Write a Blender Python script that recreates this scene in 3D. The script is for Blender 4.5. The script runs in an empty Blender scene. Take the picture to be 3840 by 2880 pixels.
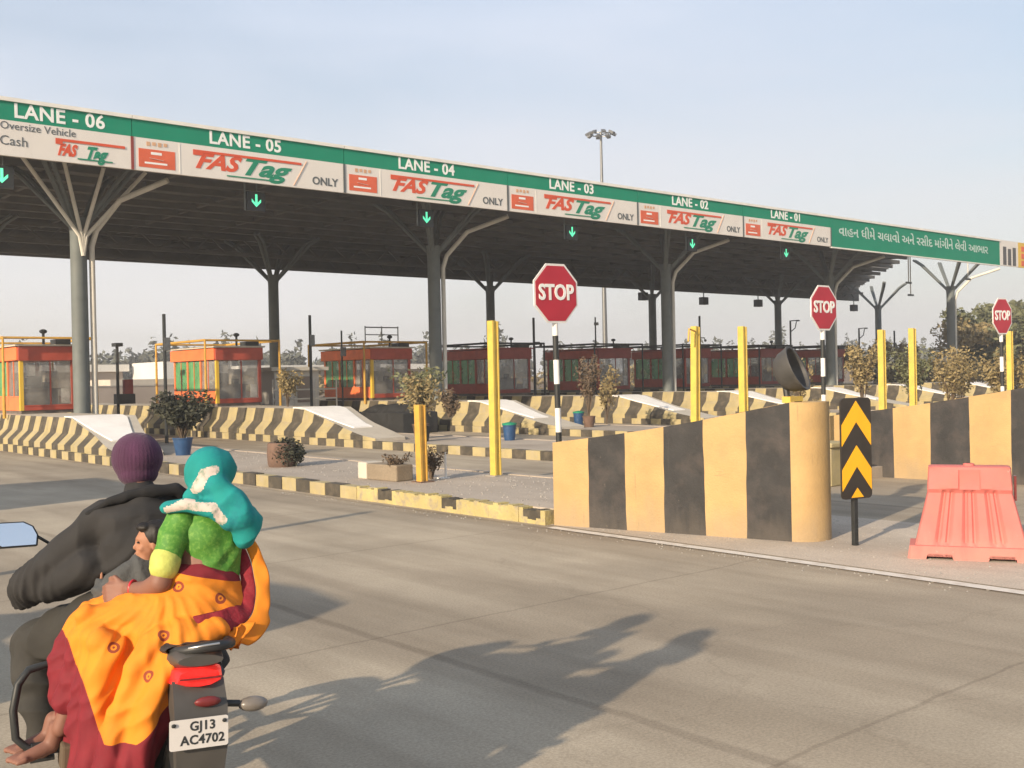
import bpy, math, random
from math import radians, sin, cos, pi, sqrt, atan2
from mathutils import Vector, Matrix, Euler, noise

random.seed(7)
S = bpy.context.scene
COL = S.collection

# ------------------------------------------------------------------ camera
# world axes: X runs along the toll canopy (to the right), Y along the lanes (away), camera eye 1.8 m above the road
cd = bpy.data.cameras.new('camera'); cam = bpy.data.objects.new('camera', cd); COL.objects.link(cam)
cd.sensor_width = 36; cd.lens = 36 * 4008.06 / 3840; cd.clip_start = .05; cd.clip_end = 3000
_f = Vector((.64705374, .76241713, -.00644846)); _r = Vector((.7621736, -.64702618, -.02117858)); _u = Vector((.02031924, -.00878884, .99975491))
cam.matrix_world = Matrix(((_r.x, _u.x, -_f.x, 0), (_r.y, _u.y, -_f.y, 0), (_r.z, _u.z, -_f.z, 1.8), (0, 0, 0, 1)))
S.camera = cam

# ------------------------------------------------------------------ light
SUN_EL = radians(20); SUN_AZ = radians(75.5)          # direction the shadows fall towards, measured from +Y to +X
sun_to = Vector((sin(SUN_AZ) * cos(SUN_EL), cos(SUN_AZ) * cos(SUN_EL), -sin(SUN_EL)))
sd = bpy.data.lights.new('sun', 'SUN'); sun = bpy.data.objects.new('sun', sd); COL.objects.link(sun)
sd.energy = 4.9; sd.angle = radians(.9); sd.color = (1, .83, .62)
sun.rotation_euler = sun_to.to_track_quat('-Z', 'Y').to_euler(); sun.location = (-20, -5, 20)

w = bpy.data.worlds.new('World'); S.world = w; w.use_nodes = True
nt = w.node_tree; nt.nodes.clear(); N = nt.nodes.new; L = nt.links.new
out = N('ShaderNodeOutputWorld'); mix = N('ShaderNodeMixShader'); L(mix.outputs[0], out.inputs[0])
sky = N('ShaderNodeTexSky'); sky.sky_type = 'NISHITA'; sky.sun_disc = False; sky.sun_elevation = SUN_EL
sky.sun_rotation = atan2(-sun_to.x, -sun_to.y); sky.dust_density = 3.0; sky.air_density = 1.2; sky.ozone_density = 1.6
b1 = N('ShaderNodeBackground'); b1.inputs[1].default_value = .12; L(sky.outputs[0], b1.inputs[0])
# thin high veil of cloud and dust over the blue
tc = N('ShaderNodeTexCoord'); mp = N('ShaderNodeMapping'); mp.inputs['Scale'].default_value = (1, 1, 3.2); mp.inputs['Rotation'].default_value = (.2, .1, .5)
L(tc.outputs['Generated'], mp.inputs[0])
ns = N('ShaderNodeTexNoise'); ns.inputs['Scale'].default_value = 1.6; ns.inputs['Detail'].default_value = 5; ns.inputs['Roughness'].default_value = .5; ns.inputs['Distortion'].default_value = .4
L(mp.outputs[0], ns.inputs[0])
rp = N('ShaderNodeValToRGB'); rp.color_ramp.elements[0].position = .36; rp.color_ramp.elements[0].color = (.42, .42, .42, 1)
rp.color_ramp.elements[1].position = .68; rp.color_ramp.elements[1].color = (1, 1, 1, 1); L(ns.outputs[0], rp.inputs[0])
sx = N('ShaderNodeSeparateXYZ'); L(tc.outputs['Generated'], sx.inputs[0])
hz = N('ShaderNodeMapRange'); hz.inputs['From Min'].default_value = 0; hz.inputs['From Max'].default_value = .42
hz.inputs['To Min'].default_value = 0; hz.inputs['To Max'].default_value = 1; L(sx.outputs['Z'], hz.inputs['Value'])
vc = N('ShaderNodeValToRGB'); e = vc.color_ramp.elements
e[0].position = 0; e[0].color = (.68, .655, .63, 1); e[1].position = 1; e[1].color = (.40, .475, .60, 1)
m_ = e.new(.3); m_.color = (.555, .555, .565, 1); m_ = e.new(.6); m_.color = (.46, .50, .575, 1)
L(hz.outputs[0], vc.inputs[0])
b2 = N('ShaderNodeBackground'); L(vc.outputs[0], b2.inputs[0]); b2.inputs[1].default_value = 1.08
mxf = N('ShaderNodeMath'); mxf.operation = 'MAXIMUM'; inv = N('ShaderNodeMapRange'); inv.inputs['From Min'].default_value = 0; inv.inputs['From Max'].default_value = .22
inv.inputs['To Min'].default_value = 1; inv.inputs['To Max'].default_value = 0; L(sx.outputs['Z'], inv.inputs['Value'])
L(rp.outputs[0], mxf.inputs[0]); L(inv.outputs[0], mxf.inputs[1]); L(mxf.outputs[0], mix.inputs[0])
L(b1.outputs[0], mix.inputs[1]); L(b2.outputs[0], mix.inputs[2])

S.view_settings.view_transform = 'Standard'; S.view_settings.look = 'None'; S.view_settings.gamma = 1
S.view_settings.exposure = .58
S.cycles.max_bounces = 6; S.cycles.use_denoising = True
try: S.cycles.denoiser = 'OPENIMAGEDENOISE'
except Exception: pass

# ------------------------------------------------------------------ materials
def mat(name, col, rough=.8, var=.12, scale=4, bump=0, bscale=30, metal=0, dirt=None, dscale=1.5, damt=.5, emit=None, es=1, spec=.4, stretch=(1, 1, 1), trans=0, sheen=0):
    m = bpy.data.materials.new(name); m.use_nodes = True; t = m.node_tree; n = t.nodes.new; l = t.links.new
    p = t.nodes['Principled BSDF']; p.inputs['Roughness'].default_value = rough; p.inputs['Metallic'].default_value = metal
    p.inputs['Specular IOR Level'].default_value = spec
    if sheen: p.inputs['Sheen Weight'].default_value = sheen
    c = n('ShaderNodeTexCoord'); mp = n('ShaderNodeMapping'); mp.inputs['Scale'].default_value = stretch; l(c.outputs['Object'], mp.inputs[0])
    a = n('ShaderNodeTexNoise'); a.inputs['Scale'].default_value = scale; a.inputs['Detail'].default_value = 5; l(mp.outputs[0], a.inputs[0])
    r = n('ShaderNodeValToRGB'); lo = [max(0, x * (1 - var)) for x in col]; hi = [min(1, x * (1 + var)) for x in col]
    r.color_ramp.elements[0].position = .3; r.color_ramp.elements[0].color = (*lo, 1); r.color_ramp.elements[1].position = .7; r.color_ramp.elements[1].color = (*hi, 1)
    l(a.outputs[0], r.inputs[0]); o = r.outputs[0]
    if dirt:
        b = n('ShaderNodeTexNoise'); b.inputs['Scale'].default_value = dscale; b.inputs['Detail'].default_value = 8; b.inputs['Roughness'].default_value = .65; l(mp.outputs[0], b.inputs[0])
        q = n('ShaderNodeValToRGB'); q.color_ramp.elements[0].position = .48; q.color_ramp.elements[1].position = .68
        q.color_ramp.elements[1].color = (damt, damt, damt, 1); l(b.outputs[0], q.inputs[0])
        x = n('ShaderNodeMix'); x.data_type = 'RGBA'; l(q.outputs[0], x.inputs['Factor']); l(o, x.inputs['A']); x.inputs['B'].default_value = (*dirt, 1); o = x.outputs['Result']
    l(o, p.inputs['Base Color'])
    if bump:
        b = n('ShaderNodeTexNoise'); b.inputs['Scale'].default_value = bscale; b.inputs['Detail'].default_value = 4; l(mp.outputs[0], b.inputs[0])
        bb = n('ShaderNodeBump'); bb.inputs['Strength'].default_value = bump; bb.inputs['Distance'].default_value = .02; l(b.outputs[0], bb.inputs['Height']); l(bb.outputs[0], p.inputs['Normal'])
    if emit:
        p.inputs['Emission Color'].default_value = (*emit, 1); p.inputs['Emission Strength'].default_value = es
    if trans:
        p.inputs['Transmission Weight'].default_value = trans
    return m

M = {}
M['yellow_wall'] = mat('sand yellow wall paint', (.43, .285, .125), .85, .08, 3, .25, 40, dirt=(.27, .19, .10), dscale=2.2, damt=.35)
M['black_wall'] = mat('worn black wall paint', (.031, .030, .030), .8, .2, 4, .2, 30, dirt=(.10, .08, .07), dscale=2.5, damt=.45)
M['curb_yellow'] = mat('dusty yellow kerb paint', (.36, .295, .15), .9, .15, 3, .3, 30, dirt=(.33, .28, .2), dscale=4, damt=.7)
M['curb_black'] = mat('faded black kerb paint', (.060, .052, .040), .9, .25, 3, .3, 30, dirt=(.2, .16, .11), dscale=4, damt=.35)
M['old_yellow'] = mat('crumbling yellow kerb paint', (.42, .345, .15), .9, .15, 3, .5, 25, dirt=(.26, .22, .17), dscale=6, damt=.9)
M['cream_conc'] = mat('cream painted concrete', (.50, .45, .37), .85, .1, 3, .2, 30, dirt=(.33, .28, .22), damt=.5)
M['white_slab'] = mat('white painted slab', (.84, .81, .76), .75, .05, 3, .1, 30, dirt=(.5, .45, .4), damt=.3)
M['conc'] = mat('pale concrete', (.30, .275, .24), .9, .15, 2, .3, 40, dirt=(.2, .17, .14), damt=.5)
M['green_sign'] = mat('green sign sheeting', (.006, .27, .155), .8, .06, 1.5, spec=.08, dirt=(.012, .22, .135), dscale=.8, damt=.4)
M['white_sign'] = mat('off white sign sheeting', (.80, .76, .69), .7, .05, 2, spec=.15, dirt=(.66, .60, .53), dscale=1.2, damt=.4)
M['trim'] = mat('cream metal trim', (.74, .71, .64), .6, .08, 2)
M['white_text'] = mat('white lettering', (.8, .8, .76), .5, .03)
M['pale_text'] = mat('faded white lettering', (.45, .55, .5), .5, .15, 3)
M['dark_text'] = mat('grey lettering', (.10, .11, .11), .6, .1)
M['logo_red'] = mat('orange red lettering', (.62, .085, .03), .5, .05)
M['logo_green'] = mat('green lettering', (.01, .22, .12), .5, .05)
M['orange_panel'] = mat('orange red printed panel', (.64, .12, .05), .55, .1, 3)
M['tan_print'] = mat('tan print', (.6, .35, .2), .6, .1)
M['steel_dark'] = mat('dark grey green steel', (.125, .140, .136), .6, .15, 3, dirt=(.1, .1, .09), damt=.3)
M['steel_pipe'] = mat('pale cream pipe', (.60, .57, .50), .55, .08, 2)
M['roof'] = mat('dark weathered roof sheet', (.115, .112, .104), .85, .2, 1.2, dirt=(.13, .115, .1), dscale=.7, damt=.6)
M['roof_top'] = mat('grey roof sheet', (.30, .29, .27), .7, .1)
M['red_sign'] = mat('stop sign red', (.42, .018, .035), .45, .08, 3)
M['maroon'] = mat('maroon paint and booth shade red', (.24, .042, .032), .6, .15, 4)  # own colour of small parts; on the booths it paints shade
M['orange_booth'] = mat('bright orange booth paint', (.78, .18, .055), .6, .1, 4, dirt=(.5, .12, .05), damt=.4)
M['booth_shade_red'] = mat('booth orange darkened as shade', (.38, .065, .038), .6, .12, 4)  # darker copy of the booth orange, shade put into the colour
M['yellow_paint'] = mat('golden yellow paint', (.68, .44, .04), .5, .06, 5, dirt=(.45, .3, .08), dscale=5, damt=.4)
M['post_yellow'] = mat('bright yellow post paint', (.58, .41, .075), .55, .08, 5, dirt=(.36, .26, .09), dscale=6, damt=.5)
M['post_orange'] = mat('amber post paint', (.54, .31, .05), .6, .08, 5, dirt=(.35, .2, .06), dscale=6, damt=.6)
M['black_metal'] = mat('black painted metal', (.022, .024, .024), .5, .2, 6)
M['black_rubber'] = mat('black rubber', (.02, .02, .02), .8, .2, 20, .2, 60)
M['black_plastic'] = mat('black plastic', (.028, .028, .028), .45, .2, 8)
M['drum_plastic'] = mat('dusty grey black plastic', (.060, .057, .053), .6, .2, 6, dirt=(.12, .11, .10), damt=.5)
M['white_paint'] = mat('white paint', (.72, .70, .66), .55, .06, 5, dirt=(.5, .45, .4), damt=.3)
M['glass'] = mat('booth window glass', (.20, .19, .17), .15, .7, 5, spec=.6, dirt=(.42, .42, .38), dscale=3.5, damt=.8)
M['green_film'] = mat('green window film', (.10, .30, .12), .3, .3, 4)
M['interior'] = mat('dim booth interior', (.12, .10, .085), .9, .3, 5)
M['pink'] = mat('sun faded pink plastic', (.53, .155, .135), .75, .06, 4, .1, 12, spec=.2, dirt=(.47, .17, .13), dscale=3, damt=.5)
M['chev_y'] = mat('amber reflective sheeting', (.80, .40, .01), .45, .04, 5)
M['chev_b'] = mat('black reflective sheeting', (.030, .025, .02), .45, .2, 5)
M['leaf'] = mat('dusty green leaves', (.12, .125, .06), .7, .45, 1.2)
M['leaf_dry'] = mat('dry olive leaves', (.24, .185, .085), .8, .35, 1.5)
M['leaf_dark'] = mat('dark green leaves', (.040, .042, .026), .8, .5, 2)  # one dark green leaf colour
M['leaf_brown'] = mat('brown dry twigs', (.12, .085, .055), .9, .35, 3)
M['bark'] = mat('brown bark', (.10, .08, .06), .9, .3, 8)
M['blue_plastic'] = mat('blue plastic', (.018, .06, .15), .5, .15, 6)
M['terracotta'] = mat('brown clay', (.14, .085, .06), .85, .2, 6)
M['far_wall'] = mat('distant pale wall', (.30, .25, .21), .9, .12, .3)
M['far_roof'] = mat('distant white roof', (.62, .60, .55), .8, .06, .3)
M['far_leaf'] = mat('distant tree foliage', (.10, .105, .082), .9, .3, .15)
M['arrow'] = mat('lit green arrow', (.1, .6, .35), .5, 0, emit=(.10, .72, .38), es=.9)
M['tail'] = mat('lit red tail lamp', (.75, .02, .02), .25, .25, 60, emit=(.9, .03, .02), es=.35)
M['tail_dark'] = mat('unlit red reflector', (.14, .02, .02), .3, .2, 20)
M['chrome'] = mat('dull chrome', (.45, .44, .42), .3, .1, 8, metal=.9)
M['mirror'] = mat('mirror glass', (.72, .78, .85), .06, 0, metal=1.0)
M['alu'] = mat('grey cast metal', (.16, .16, .155), .45, .2, 12, metal=.6)
M['bike_paint'] = mat('black gloss paint', (.02, .02, .022), .25, .2, 8)
M['grey_plastic'] = mat('grey brown plastic cowl', (.065, .060, .054), .45, .15, 8)
M['seat'] = mat('black seat vinyl', (.03, .028, .027), .6, .2, 25, .1)
M['indicator'] = mat('smoky indicator lens', (.17, .15, .13), .3, .15, 20)
M['skin'] = mat('brown skin', (.20, .092, .062), .6, .08, 8)
M['skin_light'] = mat('light brown skin', (.33, .155, .09), .65, .06, 8)
M['jacket'] = mat('dark grey jacket cloth', (.021, .020, .020), .85, .25, 5, .08, 200)
M['hood'] = mat('black hood lining', (.012, .012, .013), .9, .2, 6)
M['trouser'] = mat('dark grey trousers', (.034, .032, .028), .9, .25, 5, .08, 200)
M['cap'] = mat('purple knitted cap', (.060, .020, .050), .95, .2, 14, .2, 220, sheen=.1)
M['hair'] = mat('black hair', (.012, .009, .007), .6, .3, 40)
M['teal'] = mat('teal scarf cloth', (.006, .22, .205), .85, .2, 9, .06, 200, dirt=(.005, .10, .14), dscale=9, damt=.8)
M['scarf_print'] = mat('cream printed scarf border', (.50, .42, .37), .9, .1, 10, .1, 60, dirt=(.16, .24, .18), dscale=38, damt=1)
M['blouse'] = mat('bright green blouse cloth', (.060, .20, .022), .65, .15, 6, .06, 200, dirt=(.17, .33, .055), dscale=75, damt=.7)
M['blouse_trim'] = mat('pale green gold sleeve trim', (.42, .44, .10), .7, .15, 30, .2, 60)
M['sari'] = mat('saffron orange cloth', (.66, .205, .010), .8, .08, 4, .04, 200, dirt=(.54, .135, .008), dscale=6, damt=.5)
M['crimson'] = mat('crimson cloth', (.20, .010, .018), .8, .2, 14, .25, 50, dirt=(.27, .02, .03), dscale=30, damt=.5)
M['motif'] = mat('maroon printed motif', (.20, .04, .015), .8, .1)
M['bangle'] = mat('red bangle', (.45, .02, .03), .3, .1)
M['jeans'] = mat('dark blue grey denim', (.040, .045, .060), .9, .25, 12)
M['childtop'] = mat('washed dark grey cloth', (.062, .064, .064), .9, .25, 8, .3, 60)
M['plate'] = mat('white number plate', (.54, .51, .48), .5, .05, 8)

def ground_mat(name, base, joints=True, dark=None):
    m = bpy.data.materials.new(name); m.use_nodes = True; t = m.node_tree; n = t.nodes.new; l = t.links.new
    p = t.nodes['Principled BSDF']; p.inputs['Roughness'].default_value = .9; p.inputs['Specular IOR Level'].default_value = .25
    c = n('ShaderNodeTexCoord')
    def noise_(sc, det, rg, stretch=(1, 1, 1)):
        mp = n('ShaderNodeMapping'); mp.inputs['Scale'].default_value = stretch; l(c.outputs['Object'], mp.inputs[0])
        a = n('ShaderNodeTexNoise'); a.inputs['Scale'].default_value = sc; a.inputs['Detail'].default_value = det; a.inputs['Roughness'].default_value = rg; l(mp.outputs[0], a.inputs[0]); return a.outputs[0]
    def ramp(f, p0, c0, p1, c1):
        r = n('ShaderNodeValToRGB'); r.color_ramp.elements[0].position = p0; r.color_ramp.elements[0].color = (*c0, 1); r.color_ramp.elements[1].position = p1; r.color_ramp.elements[1].color = (*c1, 1); l(f, r.inputs[0]); return r.outputs[0]
    def mul(a, b, fac=1):
        x = n('ShaderNodeMix'); x.data_type = 'RGBA'; x.blend_type = 'MULTIPLY'; x.inputs['Factor'].default_value = fac; l(a, x.inputs['A']); l(b, x.inputs['B']); return x.outputs['Result']
    o = ramp(noise_(.55, 4, .6), .3, [v * .88 for v in base], .7, [v * 1.1 for v in base])
    o = mul(o, ramp(noise_(1.6, 7, .7, (1, .28, 1)), .35, (.86, .85, .84), .62, (1.04, 1.04, 1.04)))   # tyre wear along the lanes
    o = mul(o, ramp(noise_(55, 3, .8), .32, (.76, .76, .76), .62, (1.1, 1.1, 1.1)))                     # aggregate
    o = mul(o, ramp(noise_(4.0, 6, .75), .66, (1, 1, 1), .78, (.72, .70, .68)))                         # blots
    if joints:
        o = mul(o, ramp(noise_(.32, 3, .5, (1, .5, 1)), .42, (.86, .85, .84), .56, (1.05, 1.05, 1.04)))       # large worn patches
        o = mul(o, ramp(noise_(.9, 2, .4, (2.6, .10, 1)), .40, (.88, .87, .86), .55, (1, 1, 1)))            # wheel tracks
        o = mul(o, ramp(noise_(2.3, 8, .8), .70, (1, 1, 1), .73, (.62, .60, .58)))                          # oil drips
        vo = n('ShaderNodeTexVoronoi'); vo.feature = 'DISTANCE_TO_EDGE'; vo.inputs['Scale'].default_value = .16; wn = n('ShaderNodeVectorMath'); wn.operation = 'ADD'
        wz = n('ShaderNodeTexNoise'); wz.inputs['Scale'].default_value = 1.3; wz.inputs['Detail'].default_value = 6; l(c.outputs['Object'], wz.inputs[0]); l(c.outputs['Object'], wn.inputs[0]); l(wz.outputs['Color'], wn.inputs[1]); l(wn.outputs[0], vo.inputs['Vector'])
        o = mul(o, ramp(vo.outputs['Distance'], .0012, (.62, .6, .58), .0030, (1, 1, 1)), .22)                # hairline cracks
        s = n('ShaderNodeSeparateXYZ'); l(c.outputs['Object'], s.inputs[0])
        def line(sock, off, period, wid):
            a = n('ShaderNodeMath'); a.operation = 'SUBTRACT'; l(sock, a.inputs[0]); a.inputs[1].default_value = off
            nz = noise_(1.2, 3, .6); z = n('ShaderNodeMath'); z.operation = 'MULTIPLY_ADD'; l(nz, z.inputs[0]); z.inputs[1].default_value = .12; l(a.outputs[0], z.inputs[2])
            b = n('ShaderNodeMath'); b.operation = 'PINGPONG'; l(z.outputs[0], b.inputs[0]); b.inputs[1].default_value = period / 2
            return ramp(b.outputs[0], wid * .45, (.48, .45, .43), wid, (1, 1, 1))
        o = mul(o, line(s.outputs['Y'], 3.02, 3.35, .020), .38)
        o = mul(o, line(s.outputs['X'], 4.13, 4.4, .060), .42)
    l(o, p.inputs['Base Color'])
    bb = n('ShaderNodeBump'); bb.inputs['Strength'].default_value = .25; bb.inputs['Distance'].default_value = .01; l(noise_(90, 3, .7), bb.inputs['Height']); l(bb.outputs[0], p.inputs['Normal'])
    return m
M['road'] = ground_mat('worn concrete road', (.385, .325, .245))
M['apron'] = ground_mat('pale dusty apron concrete', (.50, .425, .34), False)
M['isl'] = ground_mat('dusty island paving', (.40, .34, .275), False)
M['earth'] = ground_mat('dry open ground', (.26, .21, .15), False)
M['line'] = mat('worn white road line', (.62, .57, .50), .85, .08, 6, dirt=(.42, .36, .29), dscale=5, damt=.8)

def weather(m, z1, splash, chip, scuff):
    t = m.node_tree; n = t.nodes.new; l = t.links.new; p = t.nodes['Principled BSDF']; src = p.inputs['Base Color'].links[0].from_socket; c = n('ShaderNodeTexCoord')
    sp = n('ShaderNodeSeparateXYZ'); l(c.outputs['Object'], sp.inputs[0]); mp = n('ShaderNodeMapping'); mp.inputs['Scale'].default_value = (7, 7, 1.2); l(c.outputs['Object'], mp.inputs[0])
    a = n('ShaderNodeTexNoise'); a.inputs['Scale'].default_value = 1.5; a.inputs['Detail'].default_value = 6; l(mp.outputs[0], a.inputs[0])
    k = n('ShaderNodeMath'); k.operation = 'MULTIPLY_ADD'; l(a.outputs[0], k.inputs[0]); k.inputs[1].default_value = -.55; l(sp.outputs['Z'], k.inputs[2])
    r = n('ShaderNodeMapRange'); r.inputs['From Min'].default_value = -.25; r.inputs['From Max'].default_value = z1; r.inputs['To Min'].default_value = .5; r.inputs['To Max'].default_value = 0; l(k.outputs[0], r.inputs['Value'])
    def lay(src, fac, col):
        x = n('ShaderNodeMix'); x.data_type = 'RGBA'; l(fac, x.inputs['Factor']); l(src, x.inputs['A']); x.inputs['B'].default_value = (*col, 1); return x.outputs['Result']
    o = lay(src, r.outputs[0], splash)
    for sc, st, lo, col, am in ((9, (1, 1, .8), .66, chip, .8), (5, (.5, .5, 6), .64, scuff, .55), (3, (6, 6, .5), .62, scuff, .35)):
        mp2 = n('ShaderNodeMapping'); mp2.inputs['Scale'].default_value = st; mp2.inputs['Location'].default_value = (sc, 1.3, .4); l(c.outputs['Object'], mp2.inputs[0]); b = n('ShaderNodeTexNoise'); b.inputs['Scale'].default_value = sc; b.inputs['Detail'].default_value = 9; b.inputs['Roughness'].default_value = .7; l(mp2.outputs[0], b.inputs[0])
        q = n('ShaderNodeMapRange'); q.inputs['From Min'].default_value = lo; q.inputs['From Max'].default_value = lo + .05; q.inputs['To Max'].default_value = am; l(b.outputs[0], q.inputs['Value']); o = lay(o, q.outputs[0], col)
    l(o, p.inputs['Base Color'])
weather(M['yellow_wall'], .12, (.30, .235, .16), (.33, .29, .24), (.20, .15, .09)); weather(M['black_wall'], .05, (.10, .085, .07), (.15, .125, .10), (.055, .05, .045))
weather(M['pink'], .05, (.45, .24, .2), (.6, .32, .28), (.40, .13, .11)); weather(M['white_sign'], -.3, (.6, .55, .5), (.62, .57, .50), (.60, .55, .47)); weather(M['green_sign'], -.3, (.02, .2, .12), (.03, .20, .13), (.015, .19, .11))
def clear(name, col, amt, rough=.08):
    m = bpy.data.materials.new(name); m.use_nodes = True; t = m.node_tree; n = t.nodes.new; l = t.links.new; p = t.nodes['Principled BSDF']; p.inputs['Base Color'].default_value = (*col, 1); p.inputs['Roughness'].default_value = rough; p.inputs['Specular IOR Level'].default_value = .6
    tr = n('ShaderNodeBsdfTransparent'); mx = n('ShaderNodeMixShader'); c = n('ShaderNodeTexCoord'); a = n('ShaderNodeTexNoise'); a.inputs['Scale'].default_value = 2.2; a.inputs['Detail'].default_value = 5; l(c.outputs['Object'], a.inputs[0])
    q = n('ShaderNodeMapRange'); q.inputs['From Min'].default_value = .35; q.inputs['From Max'].default_value = .7; q.inputs['To Min'].default_value = amt * .6; q.inputs['To Max'].default_value = min(1, amt * 1.5); l(a.outputs[0], q.inputs['Value'])
    l(q.outputs[0], mx.inputs[0]); l(tr.outputs[0], mx.inputs[1]); l(p.outputs[0], mx.inputs[2]); l(mx.outputs[0], t.nodes['Material Output'].inputs[0]); return m
M['glass'] = clear('dusty booth window glass', (.36, .35, .32), .32); M['green_film'] = clear('green window film', (.10, .34, .13), .7, .3)

# ------------------------------------------------------------------ mesh helpers
class MB:
    def __init__(s): s.v = []; s.f = []; s.m = []; s.k = 0
    def mi(s, k): s.k = k; return s
    def add(s, vs, fs):
        b = len(s.v); s.v += [tuple(x) for x in vs]
        for f in fs: s.f.append(tuple(b + i for i in f)); s.m.append(s.k)
        return s
    def box(s, x0, x1, y0, y1, z0, z1, T=None):
        vs = [Vector((x, y, z)) for x in (x0, x1) for y in (y0, y1) for z in (z0, z1)]
        if T: vs = [T @ q for q in vs]
        return s.add(vs, [(0, 1, 3, 2), (4, 6, 7, 5), (0, 4, 5, 1), (2, 3, 7, 6), (0, 2, 6, 4), (1, 5, 7, 3)])
    def bar(s, a, b, w, h=None, up=(0, 0, 1)):
        h = h or w; a = Vector(a); b = Vector(b); d = (b - a).normalized(); up = Vector(up)
        if abs(d.dot(up)) > .99: up = Vector((1, 0, 0))
        x = d.cross(up).normalized() * w / 2; y = x.cross(d).normalized() * h / 2
        vs = [p + i * x + j * y for p in (a, b) for i, j in ((-1, -1), (1, -1), (1, 1), (-1, 1))]
        return s.add(vs, [(3, 2, 1, 0), (4, 5, 6, 7), (0, 1, 5, 4), (1, 2, 6, 5), (2, 3, 7, 6), (3, 0, 4, 7)])
    def tube(s, pts, r, n=10, cap=True):
        pts = [Vector(p) for p in pts]; rs = r if isinstance(r, (list, tuple)) else [r] * len(pts)
        b = len(s.v); prev = None
        for i, p in enumerate(pts):
            d = (pts[min(i + 1, len(pts) - 1)] - pts[max(i - 1, 0)]).normalized()
            if prev is None: x = d.orthogonal().normalized()
            else:
                x = prev - d * prev.dot(d); x = x.normalized() if x.length > 1e-6 else d.orthogonal().normalized()
            prev = x; y = d.cross(x)
            for k in range(n):
                a = 2 * pi * k / n; s.v.append(tuple(p + (x * cos(a) + y * sin(a)) * rs[i]))
        for i in range(len(pts) - 1):
            for k in range(n):
                k2 = (k + 1) % n; s.f.append((b + i * n + k, b + i * n + k2, b + (i + 1) * n + k2, b + (i + 1) * n + k)); s.m.append(s.k)
        if cap:
            s.f.append(tuple(b + k for k in reversed(range(n)))); s.m.append(s.k)
            e = b + (len(pts) - 1) * n; s.f.append(tuple(e + k for k in range(n))); s.m.append(s.k)
        return s
    def ball(s, c, r, nu=16, nv=10, T=None, R=None):
        r = (r, r, r) if isinstance(r, (int, float)) else r; b = len(s.v); c = Vector(c)
        for j in range(nv + 1):
            th = pi * j / nv
            for i in range(nu):
                a = 2 * pi * i / nu; q = Vector((r[0] * sin(th) * cos(a), r[1] * sin(th) * sin(a), r[2] * cos(th)))
                if R: q = R @ q
                s.v.append(tuple(c + q))
        for j in range(nv):
            for i in range(nu):
                i2 = (i + 1) % nu
                if j == 0: f = (b, b + nu + i, b + nu + i2)
                elif j == nv - 1: f = (b + j * nu + i, b + (j + 1) * nu, b + j * nu + i2)
                else: f = (b + j * nu + i, b + (j + 1) * nu + i, b + (j + 1) * nu + i2, b + j * nu + i2)
                s.f.append(f); s.m.append(s.k)
        return s
    def cap(s, a, ra, b, rb, n=14):      # sphere-swept limb
        s.ball(a, ra, n, 8); s.ball(b, rb, n, 8); return s.tube([a, b], [ra, rb], n)
    def prism(s, poly, h0, h1, T=None):   # poly in XY, extruded in Z
        n = len(poly); vs = [Vector((x, y, h0)) for x, y in poly] + [Vector((x, y, h1)) for x, y in poly]
        if T: vs = [T @ q for q in vs]
        return s.add(vs, [tuple(reversed(range(n))), tuple(range(n, 2 * n))] + [(i, (i + 1) % n, n + (i + 1) % n, n + i) for i in range(n)])
    def lathe(s, prof, c=(0, 0, 0), n=24, T=None):
        b = len(s.v); c = Vector(c)
        for r, z in prof:
            for k in range(n):
                q = Vector((r * cos(2 * pi * k / n), r * sin(2 * pi * k / n), z))
                if T: q = T @ q
                s.v.append(tuple(q + c))
        for i in range(len(prof) - 1):
            for k in range(n):
                k2 = (k + 1) % n; s.f.append((b + i * n + k, b + i * n + k2, b + (i + 1) * n + k2, b + (i + 1) * n + k)); s.m.append(s.k)
        return s
    def grid(s, rows, close=False):
        b = len(s.v); nr = len(rows); nc = len(rows[0])
        for r in rows: s.v += [tuple(q) for q in r]
        for i in range(nr - 1):
            for j in range(nc if close else nc - 1):
                j2 = (j + 1) % nc; s.f.append((b + i * nc + j, b + i * nc + j2, b + (i + 1) * nc + j2, b + (i + 1) * nc + j)); s.m.append(s.k)
        return s
    def build(s, name, mats, parent=None, smooth=0, bevel=0, seg=2):
        me = bpy.data.meshes.new(name); me.from_pydata(s.v, [], s.f); me.validate(clean_customdata=False)
        mats = mats if isinstance(mats, (list, tuple)) else [mats]
        for q in mats: me.materials.append(M[q] if isinstance(q, str) else q)
        if len(me.polygons) == len(s.m): me.polygons.foreach_set('material_index', s.m)
        import bmesh
        bm = bmesh.new(); bm.from_mesh(me); bmesh.ops.recalc_face_normals(bm, faces=bm.faces); bm.to_mesh(me); bm.free()
        if smooth:
            me.polygons.foreach_set('use_smooth', [True] * len(me.polygons)); me.set_sharp_from_angle(angle=radians(smooth))
        o = bpy.data.objects.new(name, me); COL.objects.link(o)
        if bevel:
            md = o.modifiers.new('bevel', 'BEVEL'); md.width = bevel; md.segments = seg; md.limit_method = 'ANGLE'; md.angle_limit = radians(40)
        if parent: o.parent = parent
        return o

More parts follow.
